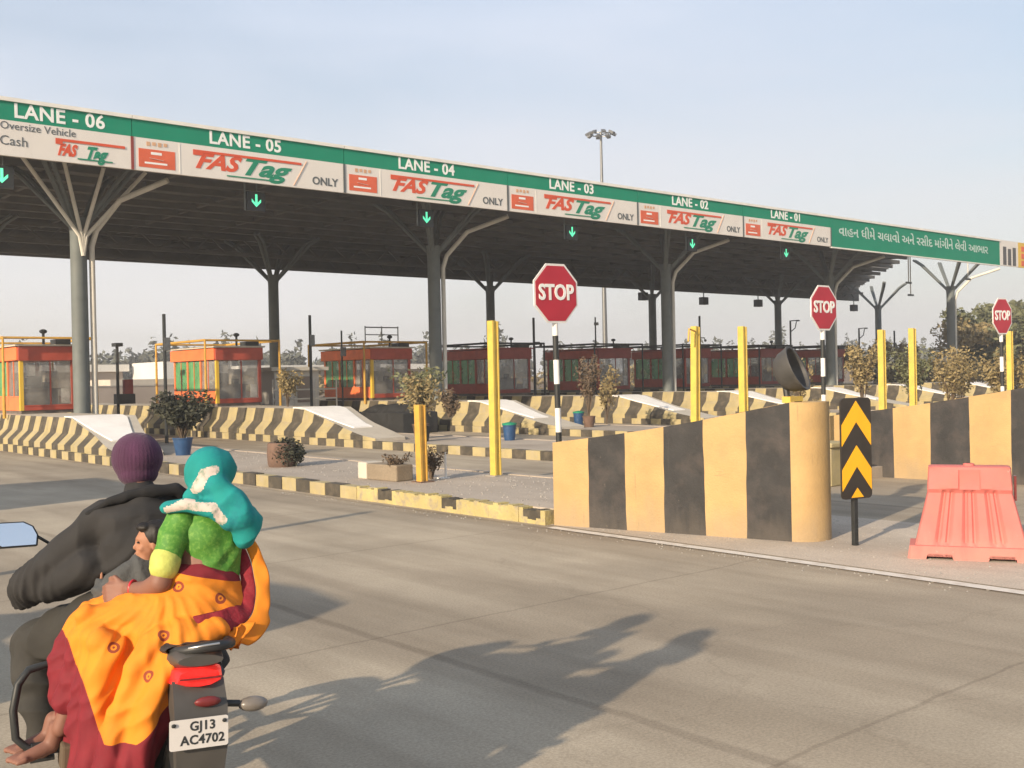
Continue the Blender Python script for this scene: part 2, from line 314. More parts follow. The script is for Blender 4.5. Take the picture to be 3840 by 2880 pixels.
def tag(o, label, cat, group=None):
    o['label'] = label; o['category'] = cat
    if group: o['group'] = group
    return o
def thing(name, label, cat, loc=(0, 0, 0), rz=0, group=None):
    o = bpy.data.objects.new(name, None); COL.objects.link(o); o.empty_display_size = .2
    o.location = loc; o.rotation_euler = (0, 0, rz); return tag(o, label, cat, group)
def struct(o, kind='structure'): o['kind'] = kind; return o
def dup(o, loc=None, rz=None, label=None, group=None, parent=None):
    c = o.copy(); COL.objects.link(c)
    if parent: c.parent = parent
    if loc is not None: c.location = loc
    if rz is not None: c.rotation_euler = (0, 0, rz)
    if label: c['label'] = label
    if group: c['group'] = group
    for ch in list(o.children): dup(ch, parent=c)
    return c
def rename_mat(o, a, b):
    for ch in [o] + list(o.children_recursive):
        if ch.type == 'MESH':
            for i, sl in enumerate(ch.data.materials):
                if sl == M[a]: ch.data.materials[i] = M[b]

def text(name, body, size, mt, parent, M4, shear=0, extr=.004, align='LEFT', bold=0, space=1):
    cu = bpy.data.curves.new(name, 'FONT'); cu.body = body; cu.size = size; cu.shear = shear; cu.extrude = extr; cu.offset = bold
    cu.align_x = align; cu.align_y = 'CENTER'; cu.space_character = space; cu.resolution_u = 3
    t = bpy.data.objects.new(name, cu); COL.objects.link(t); dg = bpy.context.evaluated_depsgraph_get()
    me = bpy.data.meshes.new_from_object(t.evaluated_get(dg)); bpy.data.objects.remove(t); bpy.data.curves.remove(cu)
    me.transform(M4); me.materials.clear(); me.materials.append(M[mt]); me.name = name
    o = bpy.data.objects.new(name, me); COL.objects.link(o)
    if parent: o.parent = parent
    return o
def face_front(x, y, z, sx=1, sz=1, rz=0):   # text plane facing -Y, reading along +X (optionally turned about Z)
    return Matrix.Translation((x, y, z)) @ Matrix.Rotation(rz, 4, 'Z') @ Matrix.Rotation(radians(90), 4, 'X') @ Matrix.Diagonal((sx, sz, 1, 1))

def sculpt(mb, voxel, smooth=4, fac=.6, disp=None):
    """fuse overlapping blobs into one continuous skin, relax it, then push folds along the normals"""
    me = bpy.data.meshes.new('tmp'); me.from_pydata(mb.v, [], mb.f)
    import bmesh
    bm = bmesh.new(); bm.from_mesh(me); bmesh.ops.recalc_face_normals(bm, faces=bm.faces); bm.to_mesh(me); bm.free()
    o = bpy.data.objects.new('tmp', me); COL.objects.link(o)
    r = o.modifiers.new('r', 'REMESH'); r.mode = 'VOXEL'; r.voxel_size = voxel; r.adaptivity = 0
    s = o.modifiers.new('s', 'SMOOTH'); s.factor = fac; s.iterations = smooth
    dg = bpy.context.evaluated_depsgraph_get(); ev = bpy.data.meshes.new_from_object(o.evaluated_get(dg))
    bpy.data.objects.remove(o)
    if disp:
        ns_ = [(v.co.copy(), v.normal.copy()) for v in ev.vertices]
        for v, (c, nn) in zip(ev.vertices, ns_): v.co = c + nn * disp(c, nn)
    ev.polygons.foreach_set('use_smooth', [True] * len(ev.polygons))
    return ev
def skin_obj(name, me, mats, parent=None, pick=None):
    me.materials.clear()
    for q in (mats if isinstance(mats, (list, tuple)) else [mats]): me.materials.append(M[q])
    if pick:
        for p_ in me.polygons: p_.material_index = pick(p_.center, p_.normal)
    o = bpy.data.objects.new(name, me); COL.objects.link(o); me.name = name
    if parent: o.parent = parent
    return o
def nz(p, s=1.0): return noise.noise(Vector(p) * s)

# ------------------------------------------------------------------ ground
g = MB(); g.add([(-150, -100, -.03), (620, -100, -.03), (620, 520, -.03), (-150, 520, -.03)], [(0, 1, 2, 3)]); struct(g.build('ground', 'earth'))
g = MB(); g.add([(-60, -40, 0), (130, -40, 0), (130, 110, 0), (-60, 110, 0)], [(0, 1, 2, 3)]); struct(g.build('road', 'road'))
# pale apron beyond the white line, ahead of the first wall
g = MB(); g.add([(8.62, -12, .004), (11.9, -12, .004), (11.6, 6.2, .004), (11.5, 10, .004), (8.68, 10, .004)], [(0, 1, 2, 3, 4)]); struct(g.build('pavement', 'apron'))
ln = MB()
ln.add([(8.45, -12, .008), (8.62, -12, .008), (8.60, 9.4, .008), (8.47, 9.4, .008)], [(0, 1, 2, 3)])
tag(ln.build('road_line', 'line'), 'worn white edge line painted along the foot of the striped kerb', 'road marking')
ln = MB(); ln.add([(8.9, 4.7, .012), (11.3, 5.6, .012), (11.3, 5.75, .012), (8.9, 4.85, .012)], [(0, 1, 2, 3)])
for i in range(2): ln.add([(11.9 + i * 2.2, 6.0 + i * .6, .008), (12.9 + i * 2.2, 6.3 + i * .6, .008), (12.9 + i * 2.2, 6.42 + i * .6, .008), (11.9 + i * 2.2, 6.12 + i * .6, .008)], [(0, 1, 2, 3)])

DX = 6.66
def island(k):
    """kerbed traffic island k with its striped kerb, the moulded crash barrier and the white ramp"""
    e = 8.62 + DX * k; w_ = 2.95
    y0 = 9.6
    p = MB(); p.box(e + .17, e + w_ - .17, y0, 56, 0, .185); o = struct(p.build('pavement', 'isl')); o.name = 'pavement'
    # kerb blocks, painted alternately
    t = thing('kerb', '', 'kerb', (e, 0, 0), 0, 'striped kerbs round the toll islands')
    order = ['nearest, crumbling', 'second', 'third', 'fourth', 'fifth', 'sixth', 'seventh', 'eighth']
    t['label'] = ['low kerb of yellow and dark blocks beside the motorcycle lane, crumbling towards the striped wall',
                  'striped low kerb across the lane from the crumbling one, behind the amber post',
                  'thin striped kerb of the island behind the first stop sign',
                  'faint striped kerb just above the big striped wall, fourth island from the motorcycle',
                  'hardly visible striped kerb of the fifth island, behind yellow posts',
                  'sixth striped kerb from the motorcycle, behind the dark dome',
                  'far striped kerb by the second stop sign', 'farthest striped kerb near the right hand trees'][k]
    for side, x0 in ((0, 0), (1, w_ - .18)):
        m = MB(); y = y0; i = 0
        while y < 50:
            ln_ = .47 if k else (.47 if y > 13.6 else random.uniform(.42, .62))
            h = .20 + (random.uniform(-.012, .012) if (k == 0 and side == 0) else 0); dx = random.uniform(-.012, .012) if k == 0 else 0
            m.k = i % 2 if (k or y > 13.4) else (0 if i % 3 else 1)
            if k == 0 and side == 0 and y < 13.4:
                m.k = 2 if m.k == 0 else 1
                # broken block: irregular top line and flaked patches of bare dark concrete
                n_ = 6; q0 = m.k
                for j in range(n_):
                    ya = y + ln_ * j / n_; yb = y + ln_ * (j + 1) / n_; hh = h + random.uniform(-.02, .012); cut = random.uniform(.09, .16) if q0 == 1 and 0 < j < 5 else 0
                    m.k = 2; m.box(x0 + dx, x0 + .18 + dx, ya, yb, 0, hh if not cut else hh - cut)
                    if cut: m.k = 1; m.box(x0 + dx + .004, x0 + .178 + dx, ya, yb, hh - cut, hh - .01)
            else:
                m.box(x0 + dx, x0 + .18 + dx, y, y + ln_ - .004, 0, h)
            y += ln_; i += 1
        m.build('kerb_side', ['curb_yellow', 'curb_black', 'old_yellow'] if side == 0 else ['isl', 'isl', 'isl'], t)
    # crash barrier: moulded profile, yellow and black bands, ramping down towards the traffic
    b = thing('crash_barrier', ['moulded yellow and black concrete barrier at the left edge, ramp ending by the purple cap',
              'moulded striped concrete barrier under the second orange booth, white ramp at its end',
              'moulded striped concrete barrier with white ramp behind the bright yellow post and blue bin',
              'striped concrete barrier with white ramp seen above the low end of the big striped wall',
              'striped barrier with curved white ramp between two tall yellow posts',
              'short piece of striped barrier left of the dark dome', 'dark striped barrier behind the second stop sign', 'farthest striped barrier in front of the right hand trees'][k],
              'barrier', (e, 0, 0), 0, 'ramped crash barriers on the toll islands')
    prof = [(.10, .18), (.10, .34), (.36, .60), (.46, 1.0)]; ya, yb = 23.7, 28.2; W = 2.75
    def H(y): return 1.0 if y >= yb else .26 + (1.0 - .26) * max(0, (y - ya) / (yb - ya)) ** 1.25
    def wid(Y): return 2.50 - 1.45 * max(0, min(1, (yb - Y) / (yb - ya)))
    for sgn in (0, 1):
        m = MB(); y = ya; i = 0
        step = .49 if k == 0 else .62
        while y < 49.5:
            y2 = y + step; m.k = i % 2
            A = []; B = []
            for (px, pz) in prof:
                for (Y, Lst) in ((y, A), (y2, B)):
                    z = min(pz, H(Y)); x = px if pz <= H(Y) else None
                    if x is None:   # clamp on the profile at height H
                        for q in range(3):
                            if prof[q][1] <= H(Y) <= prof[q + 1][1]:
                                f_ = (H(Y) - prof[q][1]) / (prof[q + 1][1] - prof[q][1]); x = prof[q][0] + f_ * (prof[q + 1][0] - prof[q][0])
                    x = x if sgn == 0 else wid(Y) + .1 - x
                    Lst.append((x, Y, z))
            m.grid([A, B]); y = y2; i += 1
        m.build('striped_side', ['curb_yellow', 'curb_black'], b)
    # body top: sloping shoulders in bare concrete and the white painted slab between them
    tp = MB(); ys = [ya + (yb - ya) * q / 10 for q in range(11)] + [49.5]
    def xin(z):
        for q in range(3):
            if prof[q][1] <= z <= prof[q + 1][1]: return prof[q][0] + (z - prof[q][1]) / (prof[q + 1][1] - prof[q][1]) * (prof[q + 1][0] - prof[q][0])
        return .46
    tp.grid([[(xin(H(y)), y, H(y)), (wid(y) + .1 - xin(H(y)), y, H(y))] for y in ys])
    tp.add([(.1, ya, .18), (wid(ya), ya, .18), (wid(ya) - .02, ya, H(ya)), (.12, ya, H(ya))], [(0, 1, 2, 3)])
    tp.build('barrier_top', 'cream_conc', b)
    wr = MB(); rows = []
    for q in range(9):
        y = ya + 1.7 + (yb - 1.1 - ya) * q / 8; z = H(y) + .03; rows.append([(.50, y, z), (.62 + min(1.25, max(.5, (wid(y) - 1.15) * .95)), y, z)])
    wr.grid(rows); wr.grid([[(r[0][0], r[0][1], r[0][2] - .05) for r in rows], [r[0] for r in rows]]); wr.grid([[r[1] for r in rows], [(r[1][0], r[1][1], r[1][2] - .05) for r in rows]])
    wr.grid([[rows[0][0], rows[0][1]], [(rows[0][0][0], rows[0][0][1], rows[0][0][2] - .1), (rows[0][1][0], rows[0][0][1], rows[0][0][2] - .1)]])
    wr.build('white_ramp', 'white_slab', b)
for k in range(8): island(k)

# ------------------------------------------------------------------ canopy
XC = 10.94; P2 = 13.2; YF = 28.55
def roof_edge(y): return 53.5 + (y - 28.6) / 21.4 * 26.5
can = thing('toll_canopy', 'long dark toll plaza canopy roof spanning all the lanes behind its green sign band', 'canopy', (0, 0, 0))
XL = 7.42
r = MB(); y = 28.7; i = 0; NB = 9
edges = []
for i in range(NB):                                   # roof sheet laid in bays, stepped at the right end
    ya = 28.7 + (50 - 28.7) * i / NB; yb = 28.7 + (50 - 28.7) * (i + 1) / NB; xr = roof_edge((ya + yb) / 2) ; za = 9.0 - .008 * i
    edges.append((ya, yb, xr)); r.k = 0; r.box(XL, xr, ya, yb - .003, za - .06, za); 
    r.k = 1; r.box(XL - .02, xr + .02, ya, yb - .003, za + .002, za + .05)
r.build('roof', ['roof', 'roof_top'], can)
q = MB()
for j in range(13):
    yy = 29.2 + j * 1.7; xr = roof_edge(yy) + .5; q.box(XL + .1, xr, yy - .07, yy + .07, 8.50, 8.72)
q.build('purlins', 'roof', can)['kind'] = 'stuff'
q = MB()
x = XL + .3; n_ = 0
while x < 78:
    y1 = 49.6; y0 = 28.9 if x < 53 else 28.9 + (x - 53) / 26.5 * 21.4
    if y0 < 48.5: q.bar((x, y0, 8.70), (x, y1, 8.70), .14, .22)
    x += P2 / 4
q.build('rafters', 'roof', can)['kind'] = 'stuff'
q = MB()                                              # lattice girder along the back
for yy in (45.6, 49.3):
    X1 = roof_edge(yy) + (0 if yy < 46 else .6)
    for z in (7.72, 8.42): q.bar((XL, yy, z), (X1, yy, z), .16)
    x = XL; up = True
    while x + .8 < X1:
        q.bar((x, yy, 7.72 if up else 8.42), (x + .8, yy, 8.42 if up else 7.72), .08); x += .8; up = not up
q.build('lattice_girder', 'roof', can)
q = MB(); q.box(XL, 80.6, 49.62, 49.86, 7.58, 9.1); q.build('back_fascia', 'roof', can)
q = MB(); q.box(XL, XL + .12, 28.62, 49.6, 7.7, 8.94); q.build('end_fascia', 'roof', can)

def column(X, Y, front, lbl):
    t = thing('canopy_column', lbl, 'column', (X, Y, 0), 0, 'steel columns under the canopy')
    m = MB(); m.tube([(0, 0, .1), (0, 0, 6.4), (0, 0, 6.85)], [.25, .24, .29], 14); m.build('shaft', 'steel_dark', t, 40)
    m = MB(); m.box(-.4, .4, -.4, .4, .1, .42); m.build('base_block', 'curb_yellow', t, bevel=.02)
    for sx_, sy_ in ((-1, -1), (1, -1), (-1, 1), (1, 1)):
        a = MB(); xe = 1.35 * sx_; ye = 1.5 * sy_
        for o_ in (0, .24):     # each arm is a pair of struts
            a.tube([(.10 * sx_ + o_ * .3 * sx_, .1 * sy_, 6.6), (xe * .78 + o_ * sx_, ye * .8, 8.2), (xe + .1 * sx_ + o_ * sx_, ye, 8.52)], .07, 7)
        for f_ in (.35, .55, .75): a.tube([(xe * .78 * f_, ye * .8 * f_, 6.6 + 1.6 * f_), (xe * .78 * f_ + .24 * sx_ * f_, ye * .8 * f_, 6.6 + 1.6 * f_)], .04, 5)
        a.build('arm', 'steel_dark', t, 40)
    if front:
        a = MB(); a.tube([(.36, -.1, .3), (.36, -.1, 6.0), (.48, -.2, 6.5), (.95, -.9, 7.35), (1.9, -2.2, 7.85)], .085, 10); a.build('rain_pipe', 'steel_pipe', t, 40)
        if front == 2:
            for e_ in ((-1.9, -1.2, 8.3), (-.75, -1.2, 8.3), (.35, -1.3, 8.2), (1.6, -1.3, 8.2)):
                a = MB(); a.tube([(.05, -.28, 5.7), (.05 + e_[0] * .06, -.3, 6.3), e_], .06, 8); a.build('brace', 'steel_pipe', t, 40)
lab = ['grey steel column with pale pipe at the left, rising above the purple cap', 'front column with bent pale pipe left of the first stop sign', 'front column with pipe behind the tall yellow posts, middle right',
       'front column standing just right of the second stop sign', 'front column with bare branching arms below the end of the green band']
for i in range(5): column(XC + P2 * i, 32.9, 2 if i == 0 else 1, lab[i])
lab = ['rear dark column between the second and third orange booths', 'rear dark column directly behind the bright yellow post', 'rear column half hidden behind the third front column',
       'rear dark column left of the second stop sign', 'rear column with branching arms outside the jagged roof edge']
for i in range(5): column(XC + P2 * (i + 1), 45.7, 0, lab[i])
column(XC - .2, 45.7, 0, 'rear column off the left edge whose arm reaches into the picture')

# sign band
def fascia_box(m, x0, x1, z0, z1, y0=YF - .09, y1=YF): return m.box(x0, x1, y0, y1, z0, z1)
LW = 6.6; ZB = 7.60; ZM = 8.49; ZT = 8.96
for i in range(6):
    x0 = XC - LW + LW * i + .01; x1 = x0 + LW - .02; num = 6 - i
    t = thing('lane_sign', ['sign board reading LANE - 06 at the left, with oversize vehicle and cash text', 'sign board reading LANE - 05 with red and green lettering and ONLY', 'sign board reading LANE - 04 with red and green lettering',
                            'sign board reading LANE - 03, above the first stop sign', 'sign board reading LANE - 02 over the tall yellow posts', 'small looking sign board reading LANE - 01 next to the all green board'][i],
              'sign', (0, 0, 0), 0, 'lane sign boards along the canopy')
    if i == 0: x0 = XL
    m = MB(); fascia_box(m, x0, x1, ZM, ZT); m.build('green_band', 'green_sign', t)
    m = MB(); fascia_box(m, x0, x1, ZB, ZM - .002); m.build('white_panel', 'white_sign', t)
    m = MB(); fascia_box(m, x0, x1, ZT + .002, ZT + .10, YF - .14, YF + .2); m.build('top_trim', 'trim', t)
    yt = YF - .094
    lx = {0: 8.0, 1: 13.13, 2: 19.55, 3: 26.1, 4: 32.75, 5: 39.3}[i]
    text('lettering', 'LANE - %02d' % num, .50, 'white_text', t, face_front(lx if i else 7.95, yt, (ZM + ZT) / 2 + .01), bold=.012, space=1.06)
    fx = x0 + 1.75 if i else 9.0
    fs = 1.0 if i else .52; zo = 0 if i else -.16
    m = MB(); m.box(fx + .25 * fs, fx + 3.35 * fs, yt - .012, yt - .006, ZB + .68 + zo, ZB + .75 + zo); 
    m.box(fx - .05, fx + .248 * fs, yt - .012, yt - .006, ZB + .60 + zo, ZB + .75 + zo); m.build('red_bar', 'logo_red', t)
    text('lettering', 'FAS', .70 * fs ** .6, 'logo_red', t, face_front(fx, yt, ZB + .44 + zo * .9, 1.12 * fs, .85), shear=.4, bold=.026)
    text('lettering', 'Tag', .80 * fs ** .6, 'logo_green', t, face_front(fx + 1.30 * fs, yt, ZB + .42 + zo * .9, 1.28 * fs, .85), shear=.45, bold=.026)
    m = MB(); m.box(fx + .95 * fs, fx + 2.7 * fs, yt - .012, yt - .006, ZB + .10, ZB + .135); m.build('green_bar', 'logo_green', t)
    if i == 0:
        text('lettering', 'Oversize Vehicle', .27, 'dark_text', t, face_front(7.62, yt, ZM - .14), align='LEFT')
        text('lettering', 'Cash', .34, 'dark_text', t, face_front(7.60, yt, ZM - .52), align='LEFT')
    else:
        text('lettering', 'ONLY', .33, 'dark_text', t, face_front(x1 - 1.12, yt, ZB + .26), align='LEFT', bold=.008)
        m = MB(); m.bar((x1 - 1.75, yt, ZB + .05), (x1 - 1.3, yt, ZM - .08), .012, .03, (0, 1, 0)); m.build('slash', 'tan_print', t)
        m = MB(); m.box(x0 + .16, x0 + 1.18, yt - .003, yt + .004, ZB + .10, ZB + .60); m.build('orange_panel', 'orange_panel', t)
        m = MB(); m.box(x0 + .32, x0 + .95, yt - .006, yt - .003, ZB + .2, ZB + .25); m.box(x0 + .5, x0 + .8, yt - .006, yt - .003, ZB + .46, ZB + .53)
        m.bar((x0 + .45, yt - .005, ZB + .36), (x0 + .85, yt - .005, ZB + .32), .004, .04, (0, 1, 0)); m.build('panel_print', 'white_text', t)
        m = MB(); [m.box(x0 + .38 + .16 * j, x0 + .48 + .16 * j, yt - .006, yt, ZM - .20 + .02 * (j % 2), ZM - .09) for j in range(4)]; m.build('small_print', 'tan_print', t)
        m = MB(); m.box(x0 + 1.3, x0 + 1.33, yt - .003, yt + .003, ZB + .02, ZM - .03); m.build('divider', 'trim', t)
    m = MB(); m.box(x1 - .03, x1 + .05, yt - .01, yt - .003, ZB, ZM); m.build('divider', 'maroon' if i < 1 else 'dark_text', t)
t = thing('green_sign', 'long all green board with one line of pale regional script, right end of the band', 'sign')
m = MB(); fascia_box(m, 43.95, 60.9, ZB, ZT); m.build('green_band', 'green_sign', t)
m = MB(); fascia_box(m, 43.95, 60.9, ZT + .002, ZT + .10, YF - .14, YF + .2); m.box(43.95, 60.9, YF - .12, YF, ZB - .06, ZB - .002); m.build('top_trim', 'trim', t)
text('lettering', 'વાહન ધીમે ચલાવો અને રસીદ માંગીને લેવી આભાર', .62, 'pale_text', t, face_front(44.6, YF - .094, 8.36, 1.36, 1.0), bold=.006)
t = thing('hoarding', 'grey printed hoarding with yellow and orange strip at the right end of the sign band', 'sign')
m = MB(); fascia_box(m, 60.92, 63.2, ZB, ZT + .1); m.build('grey_panel', 'white_sign', t)
m = MB(); 
for j in range(3): m.box(61.3 + j * .6, 61.7 + j * .6, YF - .1, YF - .092, ZB + .05, 8.7 - .1 * (j % 2))
m.build('grey_print', 'grey_plastic', t)
m = MB(); fascia_box(m, 63.22, 66, ZB, ZT + .1); m.build('yellow_panel', 'yellow_paint', t)
m = MB()
for j in range(3): m.box(63.6, 64.2, YF - .1, YF - .092, ZB + .1 + .42 * j, ZB + .4 + .42 * j)
m.build('orange_print', 'orange_panel', t)
m = MB(); m.box(64.5, 66, YF - .1, YF - .092, ZB, ZT); m.build('green_print', 'logo_green', t)

# lane signals
sig = None
for i, X in enumerate((7.85, 14.95, 21.2, 27.95, 34.9, 41.5)):
    lbl = ['green arrow signal at the very left edge under the canopy', 'green arrow signal between the left column and the second front column', 'green arrow signal just left of the second front column', 'green arrow signal above the largest stop sign', 'green arrow signal beside the third front column', 'faint green arrow signal left of the fourth front column'][i]
    if sig is None:
        t = sig = thing('lane_signal', lbl, 'signal', (X, 29.3, 7.22), 0, 'green arrow lane signals')
        m = MB(); m.box(-.3, .3, -.06, .1, -.3, .28); m.build('housing', 'black_metal', t, bevel=.01)
        m = MB(); m.box(-.035, .035, -.0705, -.062, -.12, .2)
        for sg in (-1, 1): m.add([(0, -.07, -.18), (0, -.07, -.09), (sg * .15, -.07, .06), (sg * .15, -.07, -.03), (0, -.063, -.18), (0, -.063, -.09), (sg * .15, -.063, .06), (sg * .15, -.063, -.03)], [(0, 1, 2, 3), (4, 5, 6, 7), (0, 3, 7, 4), (1, 2, 6, 5), (2, 3, 7, 6), (0, 1, 5, 4)])
        m.build('arrow', 'arrow', t)
        m = MB(); m.tube([(-.34, 0, -.28), (-.34, 0, 1.3)], .03, 8); m.tube([(.05, 0, .28), (.05, 0, 1.3)], .02, 8); m.build('hanger', 'steel_dark', t)
    else: dup(sig, (X, 29.3, 7.22), label=lbl)['label'] = lbl
# lamps hung along the back edge and rods under the right end
fl = None
for i, (X, zz) in enumerate(((53.3, 7.05), (59.6, 6.93), (65.9, 6.95), (78.8, 6.93))):
    lbl = ['small black lamp box hanging from the rear roof edge left of the tall yellow posts', 'black lamp box hanging between two tall yellow posts', 'black lamp box hanging left of the second stop sign', 'black lamp box hanging right of the second stop sign'][i]
    if fl is None:
        fl = thing('flood_lamp', lbl, 'lamp', (X, 49, zz), 0, 'lamps under the rear roof edge')
        m = MB(); m.box(-.3, .3, -.2, .2, -.28, .25); m.build('lamp_body', 'black_metal', fl, bevel=.02)
        m = MB(); m.tube([(0, 0, .25), (0, 0, .75)], .04, 6); m.build('hanger', 'steel_dark', fl)
    else: dup(fl, (X, 49, zz), label=lbl)
hr = None
for i, (X, Y, zt_, ln_) in enumerate(((54.5, 30.5, 8.0, 1.5), (55.6, 31, 7.9, 2.0), (60.2, 30, 7.7, .8))):
    lbl = ['thin conduit rod with a cross tip hanging left of the branching front column', 'longer thin conduit rod with foot, lower than its neighbour, by the branching column', 'thin short rod hanging below the right end of the green board'][i]
    t = thing('hanging_rod', lbl, 'rod', (X, Y, zt_ - ln_), 0, 'rods hanging under the sign band')
    m = MB(); m.tube([(0, 0, 0), (0, 0, ln_ + .6)], .03, 6); m.build('rod', 'steel_pipe', t)
    m = MB(); m.box(-.25, .25, -.05, .05, -.05, .05); m.build('foot', 'steel_dark', t)

# ------------------------------------------------------------------ toll booths
def booth(k):
    X = 9.5 + 6.68 * k; Y = [34.0, 34.9, 35.4, 36.0, 36.3, 36.6, 36.8, 37][k]; W = [1.6, 1.7, 1.85, 2.1, 2.2, 2.0, 2.0, 2.0][k]; D = 3.6
    red = k >= 3
    t = thing('toll_booth', ['orange and yellow toll booth at the left edge of the view', 'orange toll booth with yellow corner and green window film, right of the thin dark pole', 'orange toll booth with yellow door and roof railing, centre left',
              'toll booth darkened red for shade, with green film, behind the bright yellow post', 'long toll booth dulled red for shade, right of the first stop sign', 'toll booth dulled red for shade, between the third front column and the tall yellow posts',
              'toll booth darkened maroon for shade, behind the second yellow post from the dome', 'farthest toll booth, darkened maroon for shade, behind the second stop sign'][k], 'toll booth', (X, Y, 1.0), 0, 'toll booths on the islands')
    lit = 'booth_shade_red' if red else 'orange_booth'; sh = 'maroon' if red else 'booth_shade_red'; cr = 'booth_shade_red' if red else 'yellow_paint'  # darker reds paint shade onto front faces and the booths under the canopy
    m = MB(); m.box(.03, W - .03, .03, D - .03, 0, .1); m.build('floor', 'interior', t)
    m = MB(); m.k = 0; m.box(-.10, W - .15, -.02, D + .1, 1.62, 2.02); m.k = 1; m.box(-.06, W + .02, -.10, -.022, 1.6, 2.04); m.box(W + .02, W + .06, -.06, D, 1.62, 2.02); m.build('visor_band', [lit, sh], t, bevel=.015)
    m = MB(); m.box(-.16, W + .1, -.16, D + .14, 2.042, 2.1); m.box(0, W, 0, D, 1.63, 1.66); m.build('roof', 'maroon' if red else 'cream_conc', t)
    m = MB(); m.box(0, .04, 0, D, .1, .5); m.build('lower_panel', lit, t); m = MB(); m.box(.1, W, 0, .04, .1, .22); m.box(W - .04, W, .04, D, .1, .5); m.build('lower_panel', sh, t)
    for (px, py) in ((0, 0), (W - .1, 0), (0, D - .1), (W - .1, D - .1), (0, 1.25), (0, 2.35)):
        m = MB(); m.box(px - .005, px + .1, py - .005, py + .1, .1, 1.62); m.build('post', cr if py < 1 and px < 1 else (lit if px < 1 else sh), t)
    for (ya, yb, mt) in ((.1, 1.25, 'glass'), (1.35, 2.35, 'green_film'), (2.45, D - .1, 'green_film')):
        f_ = MB(); f_.box(.02, .035, ya, yb, .5, 1.6); o = f_.build('window', mt, t)
        s_ = MB(); s_.bar((.012, ya, .52), (.012, yb, .52), .03); s_.bar((.012, (ya + yb) / 2, .5), (.012, (ya + yb) / 2, 1.6), .03); s_.build('window_frame', lit, o)
    f_ = MB(); f_.box(.1, W - .1, .015, .03, .22, 1.6); o = f_.build('window', 'glass', t)
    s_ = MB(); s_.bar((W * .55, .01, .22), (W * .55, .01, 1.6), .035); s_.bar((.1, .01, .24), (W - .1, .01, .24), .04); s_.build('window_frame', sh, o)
    # things seen through the glass
    f_ = MB(); f_.box(W - .035, W - .02, .1, 1.7, .5, 1.6); f_.build('window', 'glass', t); f_ = MB(); f_.box(W - .035, W - .02, 2.4, D - .1, .5, 1.6); f_.build('window', 'glass', t); f_ = MB(); f_.box(.1, W - .1, D - .03, D - .015, .5, 1.6); f_.build('window', 'glass', t)
    m = MB(); m.box(.12, W * .75, .35, .85, .1, .72); m.box(.12, W * .8, .3, .9, .72, .76); m.build('desk', 'interior', t)
    m = MB(); m.box(.3, .62, .5, .55, .82, 1.08); m.box(.42, .5, .5, .58, .76, .84); m.box(W * .5, W * .5 + .2, .45, .6, .76, .95); m.build('monitor', 'black_plastic', t)
    m = MB(); m.box(.55, .95, 1.1, 1.2, .5, 1.15); m.box(.55, .95, 1.15, 1.55, .5, .58); m.tube([(.75, 1.35, .1), (.75, 1.35, .5)], .03, 6); m.build('chair', 'black_plastic', t)
    m = MB(); m.box(W - .5, W - .12, 1.2, 1.7, .1, 1.3); m.build('cabinet', 'cream_conc', t); m = MB(); m.box(.15, .45, .045, .06, 1.15, 1.5); m.box(W - .4, W - .15, .045, .06, .3, .75); m.build('notice', 'white_paint', t)
    # pipe portal standing round the booth
    m = MB()
    for yy in (-.35, D + .3): m.tube([(-.55, yy, -.1), (-.55, yy, 2.28), (W + .55, yy, 2.28), (W + .55, yy, -.1)], .05, 8)
    m.tube([(-.55, -.35, 2.28), (-.55, D + .3, 2.28)], .045, 8); m.tube([(W + .55, -.35, 2.28), (W + .55, D + .3, 2.28)], .045, 8)
    m.build('pipe_frame', 'black_metal' if red else 'post_orange', t, 40)
    m = MB(); m.tube([(W * .4, -.2, 2.1), (W * .4, -.2, 2.45)], .04, 6); m.ball((W * .4, -.2, 2.48), (.12, .1, .07), 8, 6); m.build('roof_lamp', 'black_metal', t); m = MB(); m.box(W * .62, W * .9, -.2, .3, 2.1, 2.25); m.build('roof_box', 'black_metal', t)
    if k == 2:
        m = MB()
        for xx in (.7, 1.5, 2.3): m.tube([(xx, 1.5, 2.28), (xx, 1.5, 3.0)], .025, 6)
        m.tube([(.7, 1.5, 2.95), (2.3, 1.5, 2.95)], .025, 6); m.tube([(.7, 1.5, 2.65), (2.3, 1.5, 2.65)], .02, 6); m.build('roof_railing', 'alu', t)
    return t
for k in range(8): booth(k)

